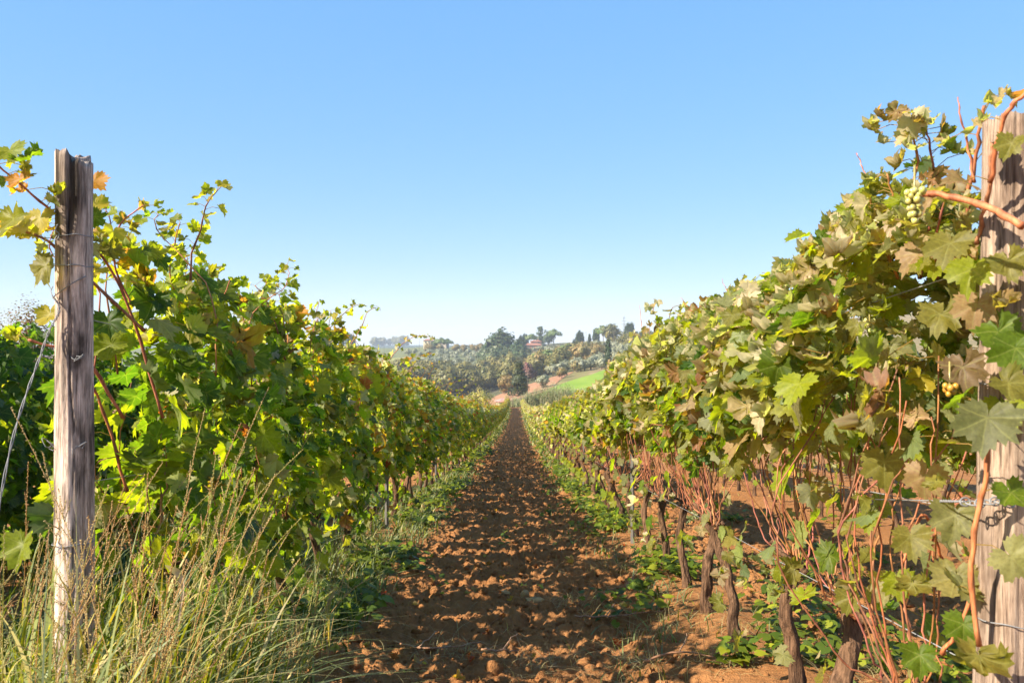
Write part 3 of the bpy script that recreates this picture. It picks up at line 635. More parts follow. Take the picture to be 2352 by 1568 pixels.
def post(name, x, y, z0, ztop, r, notch, label, mat, leanx=0.0, seed=3):
    g = np.random.default_rng(seed); n, seg = 130, 96
    th = np.arange(seg) / seg * 6.283; z = np.linspace(z0, ztop, n); T, Z = np.meshgrid(th, z)
    tt_ = (Z - z0) / (ztop - z0)
    rr = r * (1.04 - .05 * tt_) * (1 + .05 * np.sin(T + 1) + .03 * np.sin(2 * T + 2 + Z) + .06 * (noise3(np.cos(T) * 2.2, np.sin(T) * 2.2, Z * 1.5 + seed) - .5) * 2)
    rr *= 1 + .035 * (noise3(np.cos(T) * 9, np.sin(T) * 9, Z * 2.2) - .5) * 2
    col = np.ones((n, seg, 3))
    def dang(a): return np.abs((T - a + math.pi) % (2 * math.pi) - math.pi)
    for a0, zz0, zz1, wd, dp in (notch["cracks"]):
        a = a0 + .12 * np.sin(Z * 4 + a0) + .05 * np.sin(Z * 17) + .10 * (noise3(Z * 6, a0, 1.0) - .5); wd = wd * (.5 + noise3(Z * 5, a0, 3.0))
        m = np.exp(-(dang(a) / wd) ** 2) * sstep(zz0 - .05, zz0 + .05, Z) * (1 - sstep(zz1 - .05, zz1 + .05, Z))
        rr *= 1 - .7 * dp * m; col *= (1 - .6 * m)[..., None]
    zt = Z.copy()
    if notch.get("split"):      # the broken top of the old post: a slab is missing and the rim is jagged
        a0, depth, wd = notch["split"]
        m = np.exp(-(dang(a0) / wd) ** 4); zc = ztop - depth
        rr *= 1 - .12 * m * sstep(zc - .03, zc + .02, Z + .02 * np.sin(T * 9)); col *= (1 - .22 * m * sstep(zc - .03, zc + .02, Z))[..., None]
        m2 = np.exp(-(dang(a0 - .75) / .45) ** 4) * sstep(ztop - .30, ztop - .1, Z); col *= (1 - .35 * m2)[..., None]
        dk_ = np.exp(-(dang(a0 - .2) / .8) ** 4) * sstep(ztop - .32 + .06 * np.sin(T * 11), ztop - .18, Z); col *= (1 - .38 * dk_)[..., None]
    jag = notch.get("jag", .01) * (noise3(np.cos(th) * 4, np.sin(th) * 4, 5) - .5) * 2 + .3 * notch.get("jag", .01) * g.normal(0, 1, seg)
    if notch.get("step"): jag = jag - notch["step"][1] * sstep(.35, .5, (np.cos(th - notch["step"][0])))
    zt = zt + jag[None, :] * sstep(ztop - .2, ztop, Z)
    X = rr * np.cos(T) + leanx * tt_; Y = rr * np.sin(T)
    V = np.stack([X, Y, zt], -1).reshape(-1, 3)
    i = np.arange(n - 1)[:, None] * seg; j = np.arange(seg)[None]; k = (j + 1) % seg
    q = np.stack([i + j, i + k, i + seg + k, i + seg + j], -1).reshape(-1, 4)
    B = Batch(); li, lc = list(q.ravel()), [4] * len(q)
    # end grain: two inner rings and a centre
    top = (n - 1) * seg; cv = V[top:top + seg]; cc = cv.mean(0); extra = []
    for f, dz in ((.6, -.006), (.2, -.003)): extra.append(cc + (cv - cc) * f + (0, 0, dz))
    V2 = np.concatenate([V] + extra + [cc[None]]); b = n * seg
    for s0, s1 in ((top, b), (b, b + seg)):
        for jj in range(seg): kk = (jj + 1) % seg; li += [s0 + jj, s0 + kk, s1 + kk, s1 + jj]; lc.append(4)
    for jj in range(seg): li += [b + seg + jj, b + seg + (jj + 1) % seg, b + 2 * seg]; lc.append(3)
    col2 = np.concatenate([col.reshape(-1, 3), np.full((2 * seg + 1, 3), .75)])
    B.add(V2, li, lc, np.clip(col2, .1, 1))
    root = link(name, None, None, (x, y, 0), label=label, cat="post", group="end posts of the vine rows")
    link("timber", B.mesh("post_timber", mat), root)
    return root, lambda zz: r * (1.04 - .05 * (zz - z0) / (ztop - z0)), lambda zz: leanx * (zz - z0) / (ztop - z0)
def wire_ring(root, rad, cx, z, tilt, r=.0017, name="wire_loop", knot=None):
    a = np.linspace(0, 6.283, 48); B = Batch(); k = rad(z) * 1.045
    B.tube(np.stack([cx(z) + k * np.cos(a), k * np.sin(a), z + tilt * np.cos(a + .4) + .002 * np.sin(a * 5)], -1), r, 5)
    if knot is not None:
        p = np.array([cx(z) + k * math.cos(knot), k * math.sin(knot) - .004, z])
        B.tube(curve([p, p + (-.005, -.006, -.012), p + (.004, -.008, -.016), p + (.008, -.006, .004), p + (-.002, -.008, .016), p + (.006, -.01, .034)], 16), r, 5)
    link(name, B.mesh("wire_loop", M_WIRE), root)
PLz = EYE + (784 - 350) / FPX * 2.69
MP1 = mat_post("weathered_timber", (.40, .29, .225), (.76, .60, .49), (.05, .04, .031), .06)
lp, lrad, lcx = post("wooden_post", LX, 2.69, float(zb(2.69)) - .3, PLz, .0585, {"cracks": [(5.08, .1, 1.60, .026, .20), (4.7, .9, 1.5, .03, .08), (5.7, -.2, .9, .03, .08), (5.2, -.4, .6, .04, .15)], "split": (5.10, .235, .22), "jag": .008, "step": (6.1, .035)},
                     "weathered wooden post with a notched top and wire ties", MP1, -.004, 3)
pz = lambda py: EYE - (py - 784) / FPX * 2.63
wire_ring(lp, lrad, lcx, pz(540), .004, knot=4.45); wire_ring(lp, lrad, lcx, pz(607), -.002); wire_ring(lp, lrad, lcx, pz(1256), .001, knot=4.6)
B = Batch(); k = .064
pA = np.array([-k, -.01, pz(655)]); pB = np.array([.055, -.03, pz(632)]); pJ = np.array([-.036, -k + .006, pz(682)])
B.tube(curve([pA, (pA + pJ) / 2 + (0, -.012, 0), pJ], 8), .0017, 5); B.tube(curve([pB, (.018, -.064, pz(655)), pJ], 8), .0017, 5)
link("wire_loop", B.mesh("wire_loop", M_WIRE), lp)
for zz in (pz(820), pz(1030)):     # tangled wire fixings on the flanks
    for cx0, cy0 in ((-.058, -.030), (.040, -.050)):
        B = Batch(); q = np.array([cx0, cy0, zz]); B.tube(curve(q + R.normal(0, 1, (9, 3)) * (.012, .008, .010), 50), .0011, 4); link("wire_fixing", B.mesh("wire_fixing", M_WIRE), lp)
B = Batch(); B.tube([(-.06, -.02, pz(822)), (-.085, -.03, pz(818))], .004, 6); B.tube([(-.085, -.03, pz(818)), (-.087, -.031, pz(818))], .007, 8)
link("nail", B.mesh("nail", M_WIRE), lp)
# the anchor wire twisted down to the lower left
g0 = np.array([LX, 2.69, 0]) + pJ; g1 = at(95, 800, 2.60); g2 = at(0, 1130, 2.45); g3 = at(-95, 1490, 2.32); g3[2] = float(zb(2.32)) - .05
B = Batch(); P = curve([g0, at(132, 715, 2.615), g1, g2, g3], 60); a = np.arange(60) * 1.1
for s_ in (0, 3.14): B.tube(P + np.stack([np.cos(a + s_) * .003, np.sin(a + s_) * .003, 0 * a], -1), .0018, 5)
link("anchor_wire", B.mesh("anchor_wire", M_WIRE), None, label="twisted grey wire running from the notched post down to the ground at the left", cat="wire")
RD = 1.765; rx = bear(2327, RD)
PRz = EYE + (784 - 275) / FPX * RD
MP2 = mat_post("pale_timber", (.22, .15, .105), (.40, .295, .22), (.085, .055, .04), -.02)
rp, rrad, rcx = post("wooden_post", rx - .03, RD, float(zb(RD)) - .3, PRz, .0625, {"cracks": [(3.75, -.4, 2, .03, .10), (4.3, .9, 2, .02, .06), (4.0, -.2, .6, .02, .06), (3.5, 1.2, 2, .03, .06), (4.75, -.2, 2, .025, .07)], "jag": .006},
                     "thick pale wooden post with a wire chain at the right edge", MP2, .03, 8)
pz2 = lambda py: EYE - (py - 784) / FPX * (RD - .055)
wire_ring(rp, rrad, rcx, pz2(1434), -.001, .0014); wire_ring(rp, rrad, rcx, pz2(880), .002, .0014)
B = Batch(); a = np.linspace(0, 40, 160); c = rrad(pz2(880)) * 1.05
B.tube(np.stack([rcx(pz2(880)) + c * np.cos(4.1 + .18 * np.cos(a)), c * np.sin(4.1 + .18 * np.cos(a)), pz2(870) + .016 * np.sin(a * 1.07)], -1), .0012, 4)
link("wire_tangle", B.mesh("wire_tangle", M_WIRE), rp)
root0 = np.array(rp.location); zc = pz2(1152)
for i in range(7):      # chain links from the post to the wire
    f = i / 6; c0 = np.array([-.020 - .080 * f, -.066 + .02 * f, zc + .003 * math.sin(i)]); a = np.linspace(0, 6.283, 20)
    B = Batch(); ex = np.array([.0125, -.004 if i % 2 else .004, 0]); ey = np.array([0, .003, .008]) if i % 2 == 0 else np.array([0, .008, .003])
    B.tube(c0 + np.cos(a)[:, None] * ex + np.sin(a)[:, None] * ey, .0019, 5); link("chain_link", B.mesh("chain_link", M_WIRE), rp)
B = Batch(); p0 = np.array([-.10, -.045, zc]); B.tube([p0, np.array([RX - .04, 2.35, float(zb(2.35)) + .93]) - root0], .0017, 5)
aa = np.linspace(0, 1, 40); pp = p0 + (np.array([RX - .04, 2.35, float(zb(2.35)) + .93]) - root0 - p0) * aa[:, None] * .25
B.tube(pp + .003 * np.stack([0 * aa, np.cos(aa * 70), np.sin(aa * 70)], -1), .0014, 4)
link("tension_wire", B.mesh("tension_wire", M_WIRE), rp)

# ---------------------------------------------------------------- the tilled soil
def grid_mesh(X, Y, Z, col=None):
    n, m = X.shape; B = Batch()
    i = np.arange(n - 1)[:, None] * m; j = np.arange(m - 1)[None]
    q = np.stack([i + j, i + j + 1, i + m + j + 1, i + m + j], -1).reshape(-1, 4)
    c = np.ones((n * m, 3)) if col is None else col.reshape(-1, 3)
    B.add(np.stack([X, Y, Z], -1).reshape(-1, 3), q.ravel(), np.full(len(q), 4), c); return B
ys = [-1.0]
while ys[-1] < 142.2: ys.append(ys[-1] + (0.05 if ys[-1] < 1.8 else min(max(.0030 * ys[-1], .010), .5)))
xs = np.concatenate([np.arange(-16, -4.5, .35), np.arange(-4.5, -1.8, .06), np.arange(-1.8, 1.9, .013), np.arange(1.9, 3.8, .04), np.arange(3.8, 7, .1), np.arange(7, 18, .4)])
Xg, Yg = np.meshgrid(xs, np.array(ys))
def tilled(x): return sstep(-1.15, -.75, x) * (1 - sstep(.55, 1.0, x)) + sstep(1.3, 1.7, x) * .8 * (1 - sstep(3.0, 3.4, x)) + sstep(-3.6, -3.2, x) * (1 - sstep(-2, -1.7, x)) * .6
def clod_h(x, y):
    b = lambda f, o: np.abs(2 * noise3(x * f + o, y * f, o) - 1)
    w = x + .05 * noise3(x * 9, y * 9, 2); b1 = np.abs(2 * noise3(w * 6, y * 6, 1) - 1); b2 = np.abs(2 * noise3(w * 14, y * 14, 4) - 1)
    b3 = np.abs(2 * noise3(w * 29, y * 29, 9) - 1)
    return .10 * (fbm(x * 1.6, y * 1.6, 7, 3) - .5) + .052 * b1 ** .8 + .042 * b2 ** .8 + .030 * b3 + .012 * b(58, 3)
def soil_z(x, y): return ground(x, y) + (.16 + .84 * tilled(x)) * (clod_h(x, y) - .05) - .05 * sstep(2.5, 0, y)
Zg = soil_z(Xg, Yg) - .02
n = NT("tilled_soil"); o = n.obj()
a1 = n.noise(o, 1.6, 5); a2 = n.noise(o, 26, 5, .7); a3 = n.noise(o, 160, 3)
c = n.mix(n.ramp(a1, (.3, 0.0), (.7, 1.0)), (.30, .130, .047), (.43, .205, .080))
c = n.mix(n.ramp(a2, (.35, .6), (.65, 0.0)), c, (.25, .108, .038))
c = n.mix(n.ramp(a3, (.62, 0.0), (.74, .5)), c, (.48, .33, .19))
M_SOIL = n.done(n.bsdf(c, .95, .1, n.bump(n.math('ADD', a2, n.math('MULTIPLY', a3, .35)), 1.0, .03)))
link("soil_ground", grid_mesh(Xg, Yg, Zg).mesh("soil_ground", M_SOIL), kind="structure", label="tilled orange brown soil between the vine rows")
# clods of earth lying on it
def clod_t(seed, ny=6, nx=8):
    g = np.random.default_rng(seed); B = Batch(); ball(B, (0, 0, 0), 1.0, (1, 1, 1), ny, nx, (1, g.uniform(.7, 1), g.uniform(.55, .8)))
    v = B.v[0]; v = v * (1 + .8 * (noise3(v[:, 0] * 1.9 + seed, v[:, 1] * 1.9, v[:, 2] * 1.9) - .5) + .45 * (g.random(len(v)) - .5))[:, None]
    return v, B.li[0], B.lc[0], np.zeros((len(v), 3))
CL = [clod_t(70 + i) for i in range(6)]
def rotz(k):
    a = R.uniform(0, 6.283, k); M = np.zeros((k, 3, 3)); M[:, 0, 0] = np.cos(a); M[:, 0, 1] = -np.sin(a); M[:, 1, 0] = np.sin(a); M[:, 1, 1] = np.cos(a); M[:, 2, 2] = 1
    return M
B = Batch()
k = 15000; yy = 2.4 + 26 * R.random(k) ** 1.7; xx = R.uniform(-1.15, 3.0, k); m = (R.random(k) < tilled(xx) + .1); xx, yy = xx[m], yy[m]; k = len(xx)
sz = .0048 * np.exp(np.abs(R.normal(0, .8, k))) * (1 + .03 * yy); sz = np.minimum(sz, .042)
P = np.stack([xx, yy, soil_z(xx, yy) - .02 + sz * .25], -1)
for i, t in enumerate(CL):
    mm = np.arange(k) % 6 == i; B.many(t, rotz(mm.sum()) * sz[mm][:, None, None], P[mm], np.ones((mm.sum(), 3)), R.random(mm.sum()))
link("soil_clods", B.mesh("soil_clods", M_SOIL), kind="stuff", label="crumbly clods of orange brown soil scattered over the path")
for i, (px, py, Y, s, lab) in enumerate([(1228, 1346, 5.3, (.062, .036, .034), "largest pale ochre stone lying in a sunny patch on the path"), (1205, 1338, 5.4, (.028, .026, .034), "small upright ochre stone just left of the largest stone"), (1160, 1320, 5.45, (.03, .022, .02), "flat grey brown stone on the shaded soil left of the sunny stones")]):
    p = at(px, py, Y); t = clod_t(90 + i, 14, 20); B = Batch(); B.add(t[0] * np.array(s), t[1], t[2], (1, 1, 1))
    link("stone", B.mesh("stone", M_STONE), None, (p[0], p[1], float(soil_z(p[0], p[1])) + s[2] * .4), -.3, label=lab, cat="stone", group="stones on the path")
# pruned canes left on the ground
for i, (pts, lab) in enumerate([([(1475, 1300), (1440, 1345), (1410, 1352), (1370, 1372)], "thin forked pruned cane lying at the edge of the weeds by the right row"), ([(1320, 1418), (1390, 1425), (1470, 1412), (1540, 1402)], "long straw coloured cane lying across the right edge of the path"),
                                ([(905, 1478), (960, 1492), (1040, 1490), (1105, 1478)], "dark thin twig lying on shaded soil near the grass"), ([(1480, 1520), (1560, 1500), (1640, 1512)], "bent twig among dry straw at the foot of the right row"), ([(1105, 1500), (1150, 1506), (1190, 1498)], "short dark twig on the clods in the middle of the path")]):
    W = []
    for px, py in pts:
        Y = 3.0
        for _ in range(40):
            x = bear(px, Y); Y = (EYE - float(soil_z(x, Y))) * FPX / (py - 784) * .5 + Y * .5
        x = bear(px, Y); W.append((x, Y, float(soil_z(x, Y)) + .012))
    W = np.array(W); root = link("fallen_cane", None, None, W[0], label=lab, cat="cane", group="pruned canes on the ground")
    B = Batch(); B.tube(curve(W - W[0], 14, .003), np.linspace(.006, .003, 14), 6, (.30, .15, .08)); link("stem", B.mesh("fallen_cane", M_CANE), root)
    B = Batch(); q = W[1] - W[0]; B.tube(curve([q, q + (.05, .10, .02), q + (.08, .2, .012)], 8, .003), np.linspace(.004, .002, 8), 5, (.34, .2, .12)); link("side_twig", B.mesh("side_twig", M_CANE), root)

# ---------------------------------------------------------------- grass and weeds
def blades(B, P, H, W, lean, bend, col, seg=5, droop=0.0):
    """P roots (k,3); H lengths; W widths; lean (k,2) drift of the tip as a share of the length"""
    k = len(P); t = np.linspace(0, 1, seg + 1)
    az = np.arctan2(lean[:, 1], lean[:, 0]) + math.pi / 2 + R.normal(0, .5, k)
    up = np.sqrt(np.maximum(.05, 1 - np.minimum((lean ** 2).sum(1), .9)))
    off = lean[:, None, :] * (t ** 1.6)[None, :, None] * H[:, None, None] * (1 + bend[:, None, None] * (t ** 2)[None, :, None])
    z = H[:, None] * up[:, None] * (t[None] - bend[:, None] * .55 * t[None] ** 3)
    c = np.concatenate([P[:, None, :2] + off, (P[:, 2:3] + z)[..., None]], -1)
    w = W[:, None] * np.sin(np.clip(t * .8 + .2, 0, 1) * math.pi)[None] ** .7 * (1 - .92 * t[None] ** 3)
    s = np.stack([np.cos(az), np.sin(az), 0 * az], -1)[:, None, :] * w[..., None]
    V = np.stack([c - s, c + s], 2).reshape(k, -1, 3); m = 2 * (seg + 1)
    i = np.arange(seg) * 2; q = np.stack([i, i + 1, i + 3, i + 2], -1).ravel()
    B.add(V.reshape(-1, 3), (q[None] + (np.arange(k) * m)[:, None]).ravel(), np.full(k * seg, 4), np.repeat(col, m, 0))
GC = {"deep": C_(.052, .088, .010), "green": C_(.108, .150, .010), "lime": C_(.23, .255, .018), "straw": C_(.58, .42, .17), "gold": C_(.52, .36, .05), "rust": C_(.36, .14, .04)}
def gcol(k, **w):
    ks = list(w); p = np.array([w[q] for q in ks]); p = p / p.sum(); ch = R.choice(len(ks), k, p=p)
    return np.array([GC[q] for q in ks])[ch] * (.75 + .5 * R.random((k, 1)))
def gz(x, y): return soil_z(x, y) - .03
B = Batch()
# lush tuft in front of the left post
k = 2500; x = R.uniform(-2.1, -.62, k); y = R.uniform(1.75, 3.7, k); m = x < -.98 - .12 * noise3(x * 3, y * 3) + .22 * R.random(k) ** 3; x, y = x[m], y[m]; k = len(x)
blades(B, np.stack([x, y, gz(x, y)], -1), R.uniform(.2, .62, k), R.uniform(.0022, .0058, k), np.stack([R.normal(.22, .3, k), R.normal(-.05, .28, k)], -1), R.uniform(.1, 1.0, k), gcol(k, deep=.30, green=.38, lime=.20, straw=.06, gold=.05, rust=.01), 6)
# shaded strip under the left row
k = 9500; x = R.normal(-1.2, .33, k); y = 2.9 + 16 * R.random(k) ** 1.7; m = (x < -.80 - .25 * noise3(y * 1.3, 5) + .15 * R.random(k) ** 3) & (noise3(x * 3, y * 1.6, 4) > .28); x, y = x[m], y[m]; k = len(x)
blades(B, np.stack([x, y, gz(x, y)], -1), R.uniform(.06, .27, k) * (1.25 - .03 * np.minimum(y, 15)), R.uniform(.002, .0046, k) * (1 + .06 * y), np.stack([R.normal(.15, .35, k), R.normal(0, .35, k)], -1), R.uniform(.1, 1.1, k), gcol(k, deep=.36, green=.44, lime=.12, straw=.08), 4)
# rank grass between the two left rows
k = 5200; x = R.uniform(-4.6, -1.55, k); y = 2.6 + 9 * R.random(k) ** 1.4; m = noise3(x * 1.6, y * 1.2, 3) > .30; x, y = x[m], y[m]; k = len(x)
blades(B, np.stack([x, y, gz(x, y)], -1), R.uniform(.12, .5, k), R.uniform(.003, .007, k), np.stack([R.normal(.1, .3, k), R.normal(0, .3, k)], -1), R.uniform(.1, 1.0, k), gcol(k, deep=.45, green=.4, lime=.1, straw=.05), 4)
# right edge of the path and beyond, far strips
k = 3200; x = np.where(R.random(k) < .75, R.normal(.78, .22, k), R.normal(2.2, .7, k)); y = 3.2 + 22 * R.random(k) ** 1.4; m = noise3(x * 2.2, y * 1.1, 8) > .5; x, y = x[m], y[m]; k = len(x)
blades(B, np.stack([x, y, gz(x, y)], -1), R.uniform(.04, .16, k), R.uniform(.002, .004, k) * (1 + .06 * y), np.stack([R.normal(0, .4, k), R.normal(0, .4, k)], -1), R.uniform(.1, 1, k), gcol(k, deep=.3, green=.5, lime=.15, straw=.05), 3)
k = 4600; x = np.where(R.random(k) < .5, R.normal(-1.22, .2, k), R.normal(.92, .18, k)); y = 14 + 125 * R.random(k) ** 1.3
blades(B, np.stack([x, y, gz(x, y)], -1), R.uniform(.08, .24, k), R.uniform(.008, .02, k) * (y / 20), np.stack([R.normal(0, .4, k), R.normal(0, .4, k)], -1), R.uniform(.1, 1, k), gcol(k, deep=.3, green=.45, lime=.2, straw=.1), 2)
link("grass", B.mesh("grass", M_GRASS), kind="stuff", label="green grass under the vine rows and thick around the left post")
# broad-leaved weeds
ov = leaf_t(11, 1, 0, 3, .04, .3, .1); ov = (ov[0] * np.array([.75, 1, 1]), ov[1], ov[2], ov[3])
B = Batch(); P_, N_, T_, S_ = [], [], [], []
def weeds(cx, sx, y0, y1, k, thr, s):
    x = R.normal(cx, sx, k); y = y0 + (y1 - y0) * R.random(k) ** 1.5
    for a, b in zip(x, y):
        if noise3(a * 1.9, b * 1.2, 12) < thr: continue
        z = float(soil_z(a, b)); q = R.integers(4, 9)
        for _ in range(q):
            an = R.uniform(0, 6.28); rd = R.uniform(.01, .07); P_.append((a + math.cos(an) * rd, b + math.sin(an) * rd, z + R.uniform(.0, .10)))
            N_.append((R.normal(0, .35), R.normal(-.15, .35), 1)); T_.append((math.cos(an), math.sin(an), R.normal(.1, .3))); S_.append(s * R.uniform(.5, 1.3))
weeds(1.02, .20, 3.6, 16, 900, .5, .042); weeds(-1.1, .15, 4.5, 16, 420, .45, .05); weeds(.98, .16, 16, 60, 330, .45, .085); weeds(-1.2, .18, 16, 60, 260, .45, .085); weeds(2.3, .5, 3.5, 10, 260, .55, .05); weeds(.2, .4, 3.6, 9, 90, .55, .03); weeds(-2.7, .6, 2.8, 10, 500, .35, .07)
P_, N_, T_, S_ = map(np.array, (P_, N_, T_, S_)); k = len(P_)
B.many(ov, frames(N_, T_) * S_[:, None, None], P_, gcol(k, deep=.3, green=.5, lime=.2), R.random(k))
link("weeds", B.mesh("weeds", M_GRASS), kind="stuff", label="low broad leaved weeds at the feet of the vine rows")
# dry straw and fallen leaves on the soil
B = Batch(); k = 1500; cx = np.array([.1, .55, .9, .75, 1.1, .35, .5, 1.5, -.35, .7]); cy = np.array([3.9, 3.8, 3.7, 4.4, 4.2, 5.2, 4.9, 3.6, 4.2, 6.2]); ci = R.integers(0, 10, k)
x = cx[ci] + R.normal(0, .10, k); y = cy[ci] + R.normal(0, .10, k)
m = R.random(k) < .35; x[m] = R.uniform(-.8, 1.8, m.sum()); y[m] = 3.4 + 6 * R.random(m.sum()) ** 1.5
blades(B, np.stack([x, y, soil_z(x, y) - .012], -1), R.uniform(.05, .16, k), R.uniform(.0008, .0016, k), R.normal(0, .75, (k, 2)), R.uniform(.3, 1.4, k), gcol(k, straw=.75, rust=.25) * .8, 4)
link("dry_straw", B.mesh("dry_straw", M_GRASS), kind="stuff", label="dry straw strewn over the soil at the right of the path")
B = Batch(); k = 170; x = R.uniform(-1.1, 2.4, k); y = 3.4 + 14 * R.random(k) ** 1.6; h = np.zeros(k)
c = np.array([PAL[q] for q in ("rose", "brown", "red", "tan")])[R.integers(0, 4, k)] * R.uniform(.6, 1.1, (k, 1))
put_leaves(B, np.stack([x, y, soil_z(x, y) + .004], -1), np.stack([R.normal(0, .3, k), R.normal(0, .3, k), np.ones(k)], -1), R.normal(0, 1, (k, 3)), R.uniform(.04, .085, k), c, np.ones(k, bool), "mid")
link("fallen_leaves", B.mesh("fallen_leaves", M_LEAF), kind="stuff", label="dry curled vine leaves lying on the soil")
# tall seeded grasses by the left post
def stalk_parts(H, lean, bend, tint, branch=True, nblade=2):
    t = np.linspace(0, 1, 20); off = np.outer(t ** 1.5, lean) * H * (1 + bend * t ** 2)[:, None]
    P = np.stack([off[:, 0], off[:, 1], H * (t - .35 * bend * t ** 3)], -1)
    S = Batch(); S.tube(P, np.linspace(.0017, .0007, 20), 4, tint, cap=False)
    Hd = Batch(); s0 = int(R.integers(11, 14))
    ts, tl, tc, tu = clod_t(5, 4, 5); ks = 60
    tt_ = np.linspace(s0, 18.99, ks); i = np.minimum(tt_.astype(int), 18); f = (tt_ - i)[:, None]
    Q = P[i] + (P[i + 1] - P[i]) * f; d = R.normal(0, 1, (ks, 3)); d[:, 2] = np.abs(d[:, 2]) + .8; d /= np.linalg.norm(d, axis=1)[:, None]
    out = R.uniform(.001, .004, ks) * (1 + 2.0 * (1 - (tt_ - s0) / (19 - s0)))
    if branch:
        for b in range(int(R.integers(3, 7))):
            j = int(R.integers(s0 - 1, 17)); dv = R.normal(0, 1, 3); dv[2] = abs(dv[2]) + 1.3; dv /= np.linalg.norm(dv); L = R.uniform(.04, .10)
            pp = np.stack([P[j] + dv * L * u + np.array([0, 0, -.02 * u * u]) for u in np.linspace(0, 1, 5)]); Hd.tube(pp, .0006, 3, tint, cap=False)
            u = np.linspace(0, 1, 14); Q = np.concatenate([Q, P[j] + dv[None] * L * u[:, None]]); d = np.concatenate([d, np.repeat(dv[None], 14, 0) + R.normal(0, .25, (14, 3))]); out = np.concatenate([out, R.uniform(0, .002, 14)])
    nrm = R.normal(0, 1, (len(Q), 3)); M = frames(nrm, d); M = M[:, :, [0, 2, 1]]
    L = R.uniform(.0030, .0052, len(Q)); M = M * np.stack([L * .38, L * .38, L], -1)[:, None, :]
    Hd.many((ts, tl, tc, tu), M, Q + d * out[:, None], np.array(tint) * R.uniform(.8, 1.2, (len(Q), 1)), R.random(len(Q)))
    Bl = Batch(); k = nblade; pi = P[R.integers(2, 9, k)]
    blades(Bl, pi, R.uniform(.18, .42, k), R.uniform(.003, .0065, k), R.normal(0, .5, (k, 2)) + np.array(lean) * .4, R.uniform(.2, 1.2, k), gcol(k, lime=.4, green=.2, gold=.25, straw=.2), 7)
    return S.mesh("stalk_stem", M_GRASS), Hd.mesh("stalk_seed_head", M_GRASS), Bl.mesh("stalk_blade", M_GRASS)
def stalk(p, H, lean, bend, tint, label, group, branch=True, nb=2):
    a, b, c = stalk_parts(H, lean, bend, tint, branch, nb)
    root = link("grass_stalk", None, None, p, label=label, cat="grass stalk", group=group)
    link("stem", a, root); link("seed_head", b, root); link("blade", c, root)
STR = (.68, .42, .19); OLV = (.46, .38, .11); RST = (.62, .31, .12)
heroes = [((610, 892), 2.75, .20, STR, "tallest straw stalk leaning right across the left row's leaves"), ((718, 985), 3.0, .28, OLV, "stalk with greenish head reaching farthest right toward the path"), ((462, 940), 2.7, .10, STR, "straight straw stalk with a thin head left of the tallest stalk"),
          ((545, 975), 2.6, .18, RST, "straw stalk with a dense tan head just left of the tallest stalk"), ((690, 1035), 2.6, .45, OLV, "arching olive stalk drooping over to the right"), ((80, 1040), 2.2, -.12, STR, "feathery stalk beside the twisted anchor wire"),
          ((5, 940), 2.1, -.25, STR, "feathery stalk at the picture's left border"), ((330, 1090), 2.5, .02, RST, "upright rusty stalk in front of the post's right edge"), ((238, 1120), 2.3, .18, STR, "stalk crossing the lower post diagonally"), ((190, 1190), 2.2, -.05, RST, "short stalk against the left edge of the post")]
for (px, py), Y, ln, tint, lab in heroes:
    tip = at(px, py, Y); g0 = float(zb(Y)); H = (tip[2] - g0) / (1 - .35 * .15); x0 = tip[0] - ln * H * 1.15
    stalk((x0, Y, g0), H, (ln, 0.02), .15, tint, lab, "tall seeded grass stalks", True, 3)
for i in range(116):
    px = R.uniform(-40, 640) if i < 100 else R.uniform(600, 900); Y = R.uniform(1.9, 3.1) if i < 100 else R.uniform(2.9, 4.4); x = bear(px, Y)
    x = min(x, -.95 + R.normal(0, .06)); H = R.uniform(.6, 1.08) if i < 100 else R.uniform(.35, .6)
    stalk((x, Y, float(zb(Y))), H, (R.normal(.14, .13), R.normal(0, .1)), R.uniform(.0, .4), [STR, OLV, RST][int(R.integers(0, 3))], "one of the many straw stalks with seed heads round the notched post", "seeded grass stalks round the notched post", R.random() < .7, 2)
# broad arching blades, one dry and curled
B = Batch(); k = 640; px = R.uniform(-120, 700, k); y = R.uniform(1.7, 3.1, k); x = np.minimum(bear(px, y), -1.0 + R.normal(0, .08, k))
blades(B, np.stack([x, y, gz(x, y)], -1), R.uniform(.45, 1.15, k) * (1 - .35 * sstep(250, 700, px)), R.uniform(.0028, .009, k), np.stack([R.normal(.12, .22, k), R.normal(0, .2, k)], -1), R.uniform(.1, .9, k), gcol(k, green=.32, lime=.34, gold=.2, straw=.08, deep=.08), 8)
link("tall_grass", B.mesh("tall_grass", M_GRASS), kind="stuff", label="long arching green and gold grass blades at the lower left")
B = Batch(); P = curve([at(400, 1480, 2.2), at(412, 1400, 2.2), at(418, 1350, 2.2), at(405, 1315, 2.19), at(378, 1298, 2.17)], 16); w = np.interp(np.linspace(0, 1, 16), [0, .5, .8, 1], [.001, .004, .011, .002])
Vv = np.stack([P - np.stack([w, 0 * w, w * .4], -1), P + np.stack([0 * w, w * .6, 0 * w], -1), P + np.stack([w, 0 * w, w * .3], -1)], 1).reshape(-1, 3); ii = np.arange(15) * 3
qq = np.concatenate([np.stack([ii, ii + 1, ii + 4, ii + 3], -1), np.stack([ii + 1, ii + 2, ii + 5, ii + 4], -1)]); B.add(Vv, qq.ravel(), np.full(len(qq), 4), (.52, .36, .27))
link("dry_blade", B.mesh("dry_blade", M_GRASS), None, label="broad dry pinkish grass blade curled over among the stalks right of the post", cat="grass blade")

